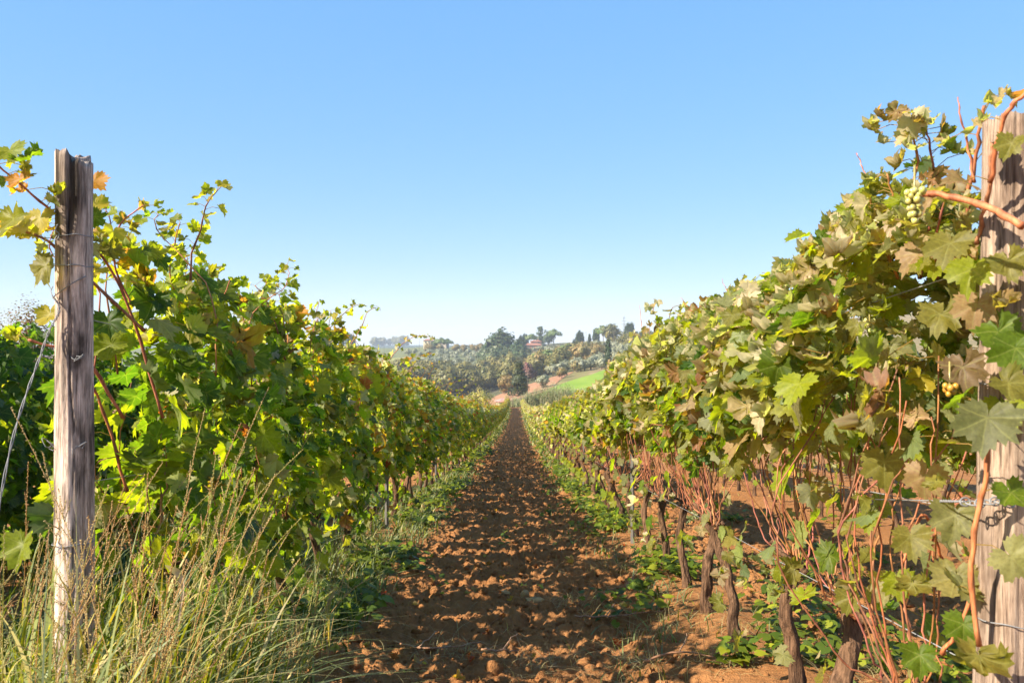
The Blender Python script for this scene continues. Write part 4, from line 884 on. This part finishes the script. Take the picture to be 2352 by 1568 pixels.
# ---------------------------------------------------------------- hills
Yr = np.concatenate([[-60, -30, -12, -4, 0, 10, 20, 30, 42, 54, 66, 80, 95, 110, 125, 136, 141, 142, 142.6], np.geomspace(143.5, 900, 170), np.geomspace(920, 2700, 40)])
Pr = np.concatenate([np.arange(-1600, 600, 60), np.arange(600, 1800, 9), np.arange(1800, 4200, 60)])
PX, YY = np.meshgrid(Pr, Yr)
XX = bear(PX, np.maximum(YY, END))
ZZ = np.where(YY < END, zb(YY) - .12, far_z(PX, np.maximum(YY, END)))
c = np.zeros(PX.shape + (3,)); c[:] = (.16, .14, .055)
dg = (.20, .155, .075); c[(PX > 1350) & (YY > 228)] = dg
c[(PX < 1300) & (YY > 272)] = (.075, .075, .035)
c[(YY > 460) & (PX < 1120)] = (.13, .14, .06); c[YY > 1000] = (.06, .08, .05); c[YY < 182] = (.20, .19, .06); c[(YY < END)] = (.26, .14, .06)
M_LAND = mat_plain("hill_ground", None, .95, .35, .12, .1, True)
link("hill_terrain", grid_mesh(XX, YY, ZZ, c).mesh("hill_terrain", M_LAND), kind="structure", label="rolling hill land from the field edge to the horizon")
def sheet(name, edge_lo, edge_hi, mat, lab, lift=.12):
    """a field laid on the hill between two lists of (px, Y)"""
    lo, hi = np.array(edge_lo, float), np.array(edge_hi, float); u = np.linspace(0, 1, 60)
    a = np.stack([np.interp(u, np.linspace(0, 1, len(lo)), lo[:, i]) for i in (0, 1)], -1); b = np.stack([np.interp(u, np.linspace(0, 1, len(hi)), hi[:, i]) for i in (0, 1)], -1)
    w = np.linspace(0, 1, 40)[:, None, None]; G = a[None] * (1 - w) + b[None] * w; px = G[..., 0]; Y = np.interp(G[..., 1], [78, 84, 110, 150, 200, 260, 330, 420, 520, 650, 800], [134] + _Ys[:10])
    link(name, grid_mesh(bear(px, Y), Y, far_z(px, Y) + lift).mesh(name, mat), kind="structure", label=lab)
def mat_field(name, c0, c1, sc, rows=None):
    n = NT(name); o = n.obj(); f = n.noise(n.scaled(o, (1, .35, 1)), sc, 5, .7)
    return n.done(n.bsdf(n.mix(n.ramp(f, (.35, 0.0), (.65, 1.0)), c0, c1), .95, .1))
sheet("plowed_field", [(1090, 150), (1180, 158), (1262, 176)], [(1112, 232), (1215, 262), (1318, 262)], mat_field("plowed_earth", (.23, .115, .06), (.33, .18, .105), .9), "plowed reddish brown field behind the dark evergreen tree")
sheet("green_field", [(1195, 128), (1300, 122), (1700, 104)], [(1262, 182), (1330, 205), (1412, 232), (1600, 232)], mat_field("young_crop", (.13, .21, .025), (.19, .26, .035), .12), "bright green sown field on the slope right of the evergreen tree", .25)
sheet("field_track", [(1300, 150), (1480, 172)], [(1300, 152.5), (1480, 175.5)], mat_field("track_grass", (.26, .25, .09), (.34, .31, .14), 1.0), "pale grassy track crossing the green field", .55)
sheet("field_edge_path", [(1150, 83.2), (1225, 83.2)], [(1150, 89), (1225, 89)], mat_field("edge_grass", (.28, .26, .07), (.36, .29, .11), 2.0), "yellowish grass strip across the end of the path", .06)
sheet("hill_meadow", [(1202, 470), (1262, 470)], [(1210, 590), (1265, 600)], mat_field("meadow_grass", (.19, .23, .05), (.25, .26, .08), .3), "small sunlit meadow on the ridge below the brick farmhouse", .4)
sheet("slope_meadow", [(860, 430), (960, 430)], [(860, 600), (940, 600)], mat_field("slope_grass", (.2, .22, .06), (.26, .22, .10), .2), "grassy slope below the far ridge seen over the left row", .4)

# ---------------------------------------------------------------- far trees
def crown(seed, n, per, rx, rz, leaf, cols, shape="round", flat=1.0, jit=.25):
    """a crown of many leaf-clump faces around clump centres: origin at the foot of the tree, unit height 1"""
    g = np.random.default_rng(seed); B = Batch(); V, C = [], []
    if shape == "round": d = g.normal(0, 1, (n, 3)); d /= np.linalg.norm(d, axis=1)[:, None]; d *= (g.random((n, 1)) ** .4) * (.72 + .5 * g.random((n, 1))); ctr = d * (rx, rx, rz) + (0, 0, 1 - rz)
    elif shape == "spire": t = g.random(n) ** .9; a = g.uniform(0, 6.28, n); r = rx * np.sin(np.clip(t * .93 + .07, 0, 1) * math.pi) ** .55 * (1 - .55 * t); ctr = np.stack([np.cos(a) * r * g.random(n) ** .3, np.sin(a) * r * g.random(n) ** .3, .05 + .94 * t], -1)
    elif shape == "umbrella": a = g.uniform(0, 6.28, n); r = rx * g.random(n) ** .5; ctr = np.stack([np.cos(a) * r, np.sin(a) * r, 1 - rz + rz * (1 - (r / rx) ** 2) * (.4 + .6 * g.random(n))], -1)
    elif shape == "cone": t = g.random(n) ** .75; a = g.uniform(0, 6.28, n); r = rx * (1 - t) ** .75 * (.75 + .35 * np.sin(t * 40)); ctr = np.stack([np.cos(a) * r * g.random(n) ** .35, np.sin(a) * r * g.random(n) ** .35, .06 + .94 * t], -1)
    cl = np.array([cols[int(g.integers(0, len(cols)))] for _ in range(n)]) * (.82 + .36 * g.random((n, 1)))
    rad = (rx + rz) / 2 * n ** (-1 / 3) * 1.25
    p = np.repeat(ctr, per, 0); e = g.normal(0, 1, (n * per, 3)); e /= np.linalg.norm(e, axis=1)[:, None]
    p = p + e * rad * (.45 + .7 * g.random((n * per, 1))) * (1, 1, flat)
    rad_ = p - np.array([0, 0, 1 - rz]); rad_ /= np.linalg.norm(rad_, axis=1)[:, None] + 1e-9; nr = 1.1 * rad_ + .6 * e + g.normal(0, .2, e.shape) + (0, 0, .15); tp = g.normal(0, 1, e.shape)
    M = frames(nr, tp); s = leaf * (.6 + .8 * g.random(n * per))
    quad = (np.array([[-.5, -.3, 0], [.1, -.55, .05], [.55, .05, 0], [.15, .5, .06], [-.45, .3, 0]]), np.arange(5), np.array([5]), np.zeros((5, 3)))
    B.many(quad, M * s[:, None, None], p, np.repeat(cl, per, 0) * (.88 + .24 * g.random((n * per, 1))), g.random(n * per))
    return B.mesh("tree_crown", M_CROWN)
def tree_trunk(h, r, limbs=4, seed=0):
    g = np.random.default_rng(seed); B = Batch(); P = curve([(0, 0, -.03), (.01, 0, h * .5), (.0, .01, h)], 6); B.tube(P, np.linspace(r, r * .6, 6), 7)
    for k in range(limbs):
        a = g.uniform(0, 6.28); L = g.uniform(.12, .28); q = np.array([math.cos(a), math.sin(a), 1.3]) * L * .6; b = P[-1 - int(g.integers(0, 3))]
        B.tube(curve([b, b + q * .5 + (0, 0, .02), b + q], 5), np.linspace(r * .5, r * .18, 5), 5)
    return B.mesh("tree_trunk", M_TREEBARK)
OAK = [(.125, .120, .032), (.15, .132, .036), (.10, .105, .030), (.175, .15, .042)]; AUT = [(.22, .15, .05), (.20, .16, .05), (.26, .18, .06), (.15, .135, .045)]
DKG = [(.045, .075, .028), (.06, .09, .03), (.08, .10, .04)]; OLI = [(.24, .25, .16), (.19, .205, .13), (.29, .295, .20)]; PIN = [(.09, .14, .03), (.12, .16, .04)]
KIND = {"oak": ([crown(500 + i, 46, 38, .46, .40, .07, OAK) for i in range(4)], [tree_trunk(.35, .03, 5, i) for i in range(2)]),
        "autumn": ([crown(520 + i, 44, 38, .48, .40, .07, AUT) for i in range(3)], [tree_trunk(.35, .03, 5, 4)]),
        "dark": ([crown(540 + i, 50, 40, .40, .45, .066, DKG) for i in range(3)], [tree_trunk(.3, .03, 5, 6)]),
        "olive": ([crown(560 + i, 34, 30, .50, .36, .08, OLI) for i in range(4)], [tree_trunk(.4, .05, 4, 8)]),
        "cypress": ([crown(580 + i, 90, 18, .115, .5, .05, [(.028, .05, .018), (.036, .06, .022)], "spire", 1.6) for i in range(2)], [tree_trunk(.2, .02, 0, 9)]),
        "pine": ([crown(590 + i, 40, 26, .46, .34, .07, PIN, "umbrella", .6) for i in range(2)], [tree_trunk(.72, .022, 5, 10)]),
        "cedar": ([crown(600, 60, 16, .36, .5, .06, DKG, "cone", .35)], [tree_trunk(.9, .02, 0, 11)]),
        "conifer": ([crown(610, 170, 34, .40, .5, .035, [(.04, .056, .016), (.03, .045, .014), (.062, .068, .02)], "cone", .8)], [tree_trunk(.6, .03, 0, 12)]),
        "red": ([crown(620, 34, 22, .46, .42, .085, [(.16, .065, .05), (.13, .07, .05)])], [tree_trunk(.3, .03, 4, 13)]),
        "shrub": ([crown(630 + i, 50, 30, .50, .46, .05, [(.30, .25, .07), (.24, .23, .06), (.34, .26, .09)], "round", 1.5) for i in range(2)], [tree_trunk(.3, .02, 6, 14)])}
NAME = {"oak": "oak_tree", "autumn": "autumn_tree", "dark": "evergreen_tree", "olive": "olive_tree", "cypress": "cypress_tree", "pine": "umbrella_pine", "cedar": "cedar_tree", "conifer": "conifer_tree", "red": "red_tree", "shrub": "shrub"}
def tree(kind, px, Y, h, label, group=None, wide=1.0, var=None, sink=.2):
    cs, ts = KIND[kind]; D = dist(Y); h *= D / Y; Y = D; x = bear(px, Y)
    root = link(NAME[kind], None, None, (x, Y, float(far_z(px, Y)) - sink), R.uniform(0, 6.28), label=label, cat=NAME[kind].replace("_", " "), group=group)
    o = link("crown", cs[int(R.integers(0, len(cs))) if var is None else var], root); o.scale = (h * wide, h * wide, h)
    o = link("trunk", ts[int(R.integers(0, len(ts)))], root); o.scale = (h * wide, h * wide, h)
    return root
def grove(kind, px0, px1, Y0, Y1, n, h0, h1, label, group, ok=lambda p, y: True, wide=1.0, gap=.6):
    got = []; tries = 0
    while len(got) < n and tries < n * 60:
        tries += 1; px, Y = R.uniform(px0, px1), R.uniform(Y0, Y1)
        if not ok(px, Y): continue
        x = bear(px, Y); h = R.uniform(h0, h1)
        if any((x - a) ** 2 + (Y - b) ** 2 < ((h + c) * .5 * gap) ** 2 for a, b, c in got): continue
        got.append((x, Y, h)); tree(kind if isinstance(kind, str) else kind[int(R.integers(0, len(kind)))], px, Y, h, label, group, wide)
# the wooded valley side behind the left row
grove("oak", 880, 1180, 292, 415, 62, 7.5, 11, "one of the olive brown oaks massed in the valley wood behind the left row", "oaks of the valley wood")
grove("autumn", 900, 1170, 330, 430, 12, 6, 9, "one of the paler yellowish trees mixed into the valley wood", "yellowish trees of the valley wood")
# olive grove on the hill under the villa
grove("olive", 930, 1125, 440, 640, 80, 3.8, 5.4, "one of the grey green olives on the hill below the cream villa", "olives of the villa hill", lambda p, y: not (y < 500 and p > 1090), 1.05, .9)
grove("autumn", 950, 1120, 640, 760, 16, 5, 7, "one of the brownish trees along the ridge right of the cream villa", "trees along the villa ridge", lambda p, y: p > 1035 or y < 670)
# dark tall wood on the ridge
grove("dark", 1112, 1195, 445, 520, 20, 11, 15, "one of the tall dark trees massed on the ridge left of the brick farmhouse", "tall dark ridge trees")
for px, Y, h in ((1140, 500, 21), (1158, 505, 22), (1125, 505, 17)): tree("dark", px, Y, h, "one of the three tallest round trees topping the dark wood on the ridge", "tallest trees of the dark ridge wood")
tree("cypress", 1197, 500, 15, "lone cypress at the right edge of the dark ridge wood")
# mixed wood right of it
grove(["oak", "autumn"], 1200, 1365, 290, 350, 22, 6, 9, "one of the autumn toned trees in the mixed wood behind the plowed field", "trees of the mixed wood", lambda p, y: p < 1300 or y > 330)
grove(["autumn", "oak"], 1235, 1375, 360, 470, 26, 6, 9, "one of the orange green trees on the middle slope below the ridge cypresses", "trees of the middle slope")
tree("pine", 1262, 318, 8.5, "flat topped green pine in the mixed wood, nearer the plowed field", None, 1.1); tree("pine", 1305, 372, 9, "flat topped green pine higher up the mixed wood", None, 1.2); tree("pine", 1228, 345, 8, "small round green pine at the left of the mixed wood")
tree("red", 1212, 285, 6.5, "dull red leaved tree just behind the dark evergreen", None, 1.1)
# olives and scrub on the slope with the cypress
grove("olive", 1268, 1480, 235, 335, 56, 3.2, 4.6, "one of the silvery olives on the slope round the lone cypress", "olives of the cypress slope", lambda p, y: (p - 1268) * .42 + 236 > y - 40 and y > 262 - (p - 1268) * .1 and abs(p - 1397) > 9, 1.05, .75)
grove("autumn", 1300, 1470, 250, 330, 14, 3, 5, "one of the orange tinged bushes among the silvery olives", "bushes of the cypress slope", lambda p, y: abs(p - 1397) > 9)
grove("olive", 1400, 1680, 335, 480, 60, 4, 5.5, "one of the pale olives covering the upper right hillside", "olives of the upper right hillside", wide=1.05, gap=.9)
grove("oak", 1420, 1470, 395, 430, 5, 8, 10.5, "one of the dense brownish oaks on the skyline right of the cypress", "skyline oaks")
grove("oak", 1480, 1640, 440, 500, 9, 7, 9, "one of the dark trees on the hill crest above the right row", "crest trees above the right row")
tree("cypress", 1397, 240, 8.2, "lone dark cypress standing at the top corner of the green field", None, .95)
tree("olive", 1245, 195, 3.4, "rounded silvery olive alone on the plowed field"); tree("autumn", 1290, 226, 3.2, "small olive brown bush at the upper edge of the plowed field")
for i, px in enumerate((1206, 1214, 1226, 1236, 1243)): tree("olive", px, 625 - i, 3.4 + .3 * (i % 2), "one of the olives in front of the brick farmhouse wall", "olives before the farmhouse", 1.1)
# ridge line around the farmhouse
for i, (px, h) in enumerate([(1191, 10), (1196, 12), (1200, 11), (1205, 13), (1209, 12)]): tree("cypress", px, 690 + 6 * i, h, "one of the small cypresses in the row left of the brick farmhouse", "cypresses left of the farmhouse", 1.3)
tree("pine", 1219, 705, 12, "rounded pine just behind the brick farmhouse roof"); tree("cedar", 1241, 700, 17, "layered cedar standing at the right end of the brick farmhouse")
tree("pine", 1272, 690, 13.5, "broad umbrella pine right of the brick farmhouse"); tree("dark", 1259, 690, 12, "dark bushy tree joined to the broad umbrella pine")
for i, (px, h) in enumerate([(1318, 8), (1326, 11), (1331, 12.5), (1337, 11), (1354, 9), (1366, 12), (1372, 11)]): tree("cypress", px, 560 + 5 * i, h, "one of the hazy cypresses on the ridge between farmhouse and pylon", "hazy ridge cypresses", 1.1)
tree("pine", 1385, 575, 14, "hazy umbrella pine on the ridge right of the cypresses", None, 1.1); tree("oak", 1402, 520, 14, "large rounded tree on the ridge left of the pylon")
grove("olive", 1250, 1400, 480, 570, 40, 4, 5.5, "one of the grey olives on the ridge below the hazy cypresses", "ridge olives", wide=1.05, gap=.9)
for i, px in enumerate([1438, 1443, 1447, 1451]): tree("cypress", px, 600, 11 + i % 2 * 2, "one of the tiny cypresses beside the skyline pylon", "cypresses by the pylon", 1.3)
for i, px in enumerate([786, 800, 806, 811]): tree("cypress", px, 700, 17 - i, "one of the bluish cypresses peeping above the left row", "cypresses above the left row", 1.1)
grove("oak", 560, 690, 420, 500, 12, 7, 10, "one of the hazy trees seen through gaps in the left row", "hazy trees behind the left row")
grove("oak", 860, 930, 1900, 2100, 14, 20, 28, "one of the bluish trees on the farthest wooded rise", "trees of the farthest rise", gap=.5)
# nearer trees past the field
tree("conifer", 1193, 180, 7.4, "large dark evergreen with a pole before it beyond the end of the path", None, .95)
tree("shrub", 1108, 108, 3.0, "spiky yellow green shrub thicket beyond the left row", None, 1.0, 0); tree("shrub", 1092, 110, 2.6, "lower yellow green shrub left of the spiky one", None, 1.2, 1)
tree("shrub", 1077, 106, 2.1, "leftmost pale shrub half behind golden vine leaves", None, 1.3, 1); tree("shrub", 1165, 112, 1.9, "slim young tree before the reddish bank", None, .6, 0)
tree("autumn", 1163, 230, 5.5, "tan bush touching the left side of the dark evergreen")
# brush beyond the outer left row
for px, Y, h, lab in ((20, 26, 4.2, "hazy orange leaved brush tree above the outer left row"), (62, 27, 4.6, "thin topped brush tree with rusty leaves left of the notched post"), (-30, 24, 3.8, "brown brush bush at the left border above the outer row")):
    x = bear(px, Y); root = link("brush_tree", None, None, (x, Y, float(zb(Y)) - .1), label=lab, cat="brush", group="brush beyond the outer left row")
    o = link("crown", crown(700 + Y, 60, 110, .42, .40, .013, [(.30, .14, .04), (.22, .17, .05), (.16, .15, .05), (.12, .06, .03)], "cone" if px == 62 else "round", 1.3), root); o.scale = (h, h, h)
    o = link("trunk", tree_trunk(.75, .014, 9, abs(px)), root); o.scale = (h, h, h)
# cane thicket at the end of the field
def reeds(k, sx, h, seed):
    g = np.random.default_rng(seed); B = Batch(); x = g.normal(0, sx, k); y = g.normal(0, .8, k)
    H = h * (.65 + .45 * g.random(k)) * np.exp(-(x / (sx * 2.4)) ** 2); P = np.stack([x, y, -.1 + 0 * x], -1)
    cols = np.array([(.30, .30, .15), (.22, .25, .10), (.42, .36, .2), (.16, .19, .07)])[g.integers(0, 4, k)] * (.8 + .4 * g.random((k, 1)))
    blades(B, P, H, np.full(k, .03), np.stack([g.normal(0, .14, k), g.normal(0, .12, k)], -1), g.random(k) * .2, cols, 4)
    i = g.integers(0, k, k * 14); t = .25 + .75 * g.random(k * 14)
    q = P[i] + np.stack([g.normal(0, .08, k * 14), g.normal(0, .08, k * 14), H[i] * t * .95], -1)
    blades(B, q, .22 + .25 * g.random(k * 14), np.full(k * 14, .024), g.normal(0, .6, (k * 14, 2)), g.random(k * 14), cols[i], 3)
    return B.mesh("reed_leaves", M_CROWN)
for i, (px, Y, sx, h, lab) in enumerate([(1212, 91, .7, 1.9, "low reed clump at the end of the path, leftmost of the thicket"), (1240, 92, .8, 2.5, "reed clump with broken straw canes left of the thicket's middle"), (1270, 91, .9, 3.0, "tallest pale reed clump in the middle of the thicket"), (1300, 90, .9, 2.8, "dark green reed clump at the right of the thicket"), (1335, 90, 1.0, 2.3, "reed clump sinking behind the right row's tops"), (1185, 93, .5, 1.3, "small yellowish reed clump just left of the path's end")]):
    Y = dist(Y); sx, h = sx * 1.55, h * 1.5; root = link("reed_clump", None, None, (bear(px, Y), Y, float(far_z(px, Y))), label=lab, cat="reeds", group="reed thicket at the field's end")
    link("reed_leaves", reeds(260, sx, h, 800 + i), root)
    B = Batch(); g = np.random.default_rng(i)
    for _ in range(5): a = g.normal(0, sx); B.tube([(a, -.5, 0), (a - .3, -.5, h * .5), (a - .3 - g.random(), -.5, h * .75)], .018, 4, (2.2, 2.2, 2.0))
    link("broken_canes", B.mesh("broken_canes", M_TREEBARK), root)

# ---------------------------------------------------------------- houses, poles
M_CREAM = mat_plain("cream_plaster", (.74, .60, .40), .9, .1, .6); M_GREYW = mat_plain("grey_wall", (.36, .32, .27), .9, .2, .8); M_BRICK = mat_plain("brick_wall", (.27, .145, .10), .9, .2, .8)
M_TILE = mat_plain("terracotta_tiles", (.27, .12, .08), .85, .25, 1.2); M_PANE = mat_plain("dark_window", (.05, .05, .055), .3, .1, 3, .5); M_RED = mat_plain("pink_roof", (.50, .20, .17), .8, .2, 1)
M_SHUT = mat_plain("red_door", (.40, .10, .07), .7, .1, 3)
def house(px, Y, w, d, h, wall, roof, rot, label, wins, door=None, chim=True, lift=0.0, hip=1.3, cat="house", name="farmhouse"):
    D = dist(Y); k = D / Y; Y = D; w, d, h, lift, hip = w * k, d * k, h * k, lift * k, hip * k; z = float(far_z(px, Y)) - .8 + lift; wins = [tuple(q * k for q in t) for t in wins]; door = tuple(q * k for q in door) if door else None
    root = link(name, None, None, (bear(px, Y), Y, z), rot, label=label, cat=cat)
    B = Batch(); B.box((0, 0, h / 2), (w / 2, d / 2, h / 2)); link("wall", B.mesh("house_wall", wall, False), root)
    B = Batch(); e = .5; v = np.array([(-w / 2 - e, -d / 2 - e, h), (w / 2 + e, -d / 2 - e, h), (w / 2 + e, d / 2 + e, h), (-w / 2 - e, d / 2 + e, h), (-w / 2 + d * .3, 0, h + hip), (w / 2 - d * .3, 0, h + hip)], float); v[:, 2] += .03
    v2 = v[:4] - (0, 0, .25) + (0, 0, .23)
    B.add(v, [0, 1, 5, 4, 1, 2, 5, 2, 3, 4, 5, 3, 0, 4, 0, 3, 2, 1], [4, 3, 4, 3, 4], (1, 1, 1)); rf = link("roof", B.mesh("house_roof", roof, False), root)
    if chim: B = Batch(); B.box((w * .2, 0, h + hip + .25), (.35, .35, .7)); link("chimney", B.mesh("chimney", wall, False), rf)
    for wx, wz, ww, wh in wins:
        B = Batch()
        for dx, dz, sx, sz in ((-ww / 2, 0, .07, wh / 2 + .14), (ww / 2, 0, .07, wh / 2 + .14), (0, wh / 2 + .07, ww / 2 - .07, .07), (0, -wh / 2 - .07, ww / 2 - .07, .07)): B.box((wx + dx, -d / 2 - .04, wz + dz), (sx, .07, sz))
        wn_ = link("window", B.mesh("window_frame", M_GREYW, False), root)
        B = Batch(); B.box((wx, -d / 2 - .02, wz), (ww / 2 - .07, .03, wh / 2)); link("pane", B.mesh("window_pane", M_PANE, False), wn_)
    if door: B = Batch(); B.box((door[0], -d / 2 - .03, door[1] / 2 + .8), (door[2] / 2, .06, door[1] / 2)); link("door", B.mesh("door", M_SHUT, False), root)
    return root
house(984.5, 700, 9, 8, 7.0, M_CREAM, M_TILE, .1, "cream walled villa with red tile roof on the left ridge", [(-2.5, 5.4, 1.0, 1.5), (0.3, 5.4, 1.0, 1.5), (2.8, 5.4, 1.0, 1.5), (-2.6, 2.6, 1.0, 1.4), (2.8, 2.6, 1.0, 1.4)], (.3, 2.2, 2.0), lift=2.4, name="villa", cat="villa")
house(1013, 707, 12, 7, 5.6, M_GREYW, M_TILE, -.25, "greyish wing right of the cream villa, shade put into its wall colour", [(-3, 4.2, 1, 1.4), (1, 4.2, 1, 1.4), (4, 4.2, 1, 1.4)], None, lift=2.2, name="villa_wing")  # the villa's side away from the sun, its shade painted as grey walls
tree("pine", 1012, 690, 11, "umbrella pine spreading over the roof between villa and greyish wing", None, 1.15); tree("pine", 1027, 696, 10.5, "smaller umbrella pine at the right end of the greyish wing", None, 1.0); tree("dark", 997, 690, 8.5, "dark bushy tree hiding the right corner of the cream villa", None, 1.1)
house(1224, 640, 12, 7, 4.2, M_BRICK, M_TILE, .12, "brick farmhouse with long terracotta roof on the middle ridge", [(-3.8, 2.6, 1, 1.2), (-.8, 2.6, 1, 1.2), (3, 2.6, 1, 1.2)], (1.4, 2.0, 1.6), lift=.6, hip=1.6)
house(1231, 655, 8, 6, 6.2, M_BRICK, M_TILE, .12, "upper brick building behind the long farmhouse roof", [(-2, 5.2, .9, 1), (1.5, 5.2, .9, 1)], None, lift=.3, hip=1.2, name="brick_building", cat="house")
house(1168, 236, 3.6, 4, 2.0, M_BRICK, M_RED, .1, "small barn with pink roof left of the dark evergreen", [(-.9, 1.4, .5, .6)], (.6, 1.2, .8), False, .9, .8, "barn", "barn")
house(1160, 128, 2.2, 2.2, 1.25, M_GREYW, M_RED, .3, "low shed with pink roof just above the end of the left row", [(-.4, .8, .3, .3)], (.4, .7, .5), False, .2, .5, "shed", "shed")
house(1447, 560, 9, 6, 3.5, M_BRICK, M_TILE, -.1, "small brick house on the skyline below the pylon", [(-2, 2.6, .8, 1), (2, 2.6, .8, 1)], None, False, .6, 1.0)
B = Batch()     # terrace rail before the barn
for k in range(9): B.box((-.55 * k, 0, .5), (.03, .03, .5))
root = link("terrace_rail", None, None, (bear(1157, 278), 278, float(far_z(1157, 278)) + .2), .15, label="low grey terrace rail left of the pink roofed barn", cat="railing")
for hz in (.55, .98):
    B2 = Batch(); B2.box((-2.2, 0, hz), (2.25, .04, .035)); link("rail", B2.mesh("rail", M_STAKE, False), root)
for k in range(9): B2 = Batch(); B2.box((-.55 * k, .08, .5), (.035, .035, .55)); link("baluster", B2.mesh("baluster", M_STAKE, False), root)
def pole(px, Y, h, label, arm=True, r=.11):
    D = dist(Y); h *= D / Y; Y = D
    root = link("utility_pole", None, None, (bear(px, Y), Y, float(far_z(px, Y)) - .3), label=label, cat="utility pole", group="poles in the landscape")
    B = Batch(); B.tube([(0, 0, 0), (0, 0, h)], [r, r * .7], 8, (2.4, 2.2, 2.0)); link("pole_shaft", B.mesh("pole_shaft", M_TREEBARK), root)
    if arm: B = Batch(); B.box((0, 0, h - .5), (.8, .06, .06)); link("crossarm", B.mesh("crossarm", M_TREEBARK, False), root)
pole(1212, 168, 5.4, "thin pale pole standing in front of the dark evergreen", False, .07)
pole(963, 690, 15, "tall thin pole left of the cream villa"); pole(882, 640, 12, "pole on the slope near the farthest blue rise"); pole(1346, 520, 12, "pole among the hazy ridge cypresses"); pole(1410, 420, 11, "pole on the slope left of the skyline oaks")
root = link("power_pylon", None, None, (bear(1433, 780), 780, float(far_z(1433, 780))), .3, label="lattice power pylon on the skyline left of the tiny cypresses", cat="pylon")
for sx in (-1, 1):
    for sy in (-1, 1): B = Batch(); B.tube([(sx * 1.6, sy * 1.6, 0), (sx * .5, sy * .5, 15), (0, 0, 24)], .10, 4); link("leg", B.mesh("pylon_leg", M_WIRE), root)
for z in (15, 18, 21): B = Batch(); B.box((0, 0, z), (3.4 - (z - 15) * .25, .12, .12)); link("crossarm", B.mesh("pylon_arm", M_WIRE, False), root)
B = Batch()
for k in range(6):
    z0, z1 = k * 2.6, k * 2.6 + 2.6; w0, w1 = 1.6 - z0 * .073, 1.6 - z1 * .073
    for a, b in (((-w0, -w0), (w1, -w1)), ((w0, -w0), (-w1, -w1)), ((-w0, w0), (-w1, -w1)), ((w0, -w0), (w1, w1))): B.tube([(a[0], a[1], z0), (b[0], b[1], z1)], .05, 3)
link("lattice", B.mesh("pylon_lattice", M_WIRE), root)
for i, px in enumerate((1178, 1196, 1206)):     # posts at the end of the rows
    B = Batch(); B.tube([(0, 0, -.2), (.02, 0, 2.2)], [.06, .05], 7, (1.3, 1.2, 1.1)); Y = 146.0
    link("fence_post", B.mesh("fence_post", M_TREEBARK), None, (bear(px, Y), Y, float(far_z(px, Y))), label=["dark post at the end of the path", "thin post right of the path's end post", "thin post nearest the reed thicket"][i], cat="post", group="posts at the path's end")

# ---------------------------------------------------------------- air
def haze(density, col):
    lo, hi = np.array([-4200., -90, -24]), np.array([4500., 2760, 46]); B = Batch(); B.box((lo + hi) / 2, (hi - lo) / 2)
    m = bpy.data.materials.new("haze_air"); m.use_nodes = True; t = m.node_tree; t.nodes.clear(); out = t.nodes.new("ShaderNodeOutputMaterial"); v = t.nodes.new("ShaderNodeVolumePrincipled")
    v.inputs["Density"].default_value = density; v.inputs["Color"].default_value = (*col, 1); v.inputs["Anisotropy"].default_value = 0.0
    t.links.new(v.outputs[0], out.inputs[1])
    me = B.mesh("haze", m, False); link("haze", me, kind="stuff", label="thin blue haze in the air")
HAZE = 0.00022
if HAZE: haze(HAZE, (.72, .82, 1.0))
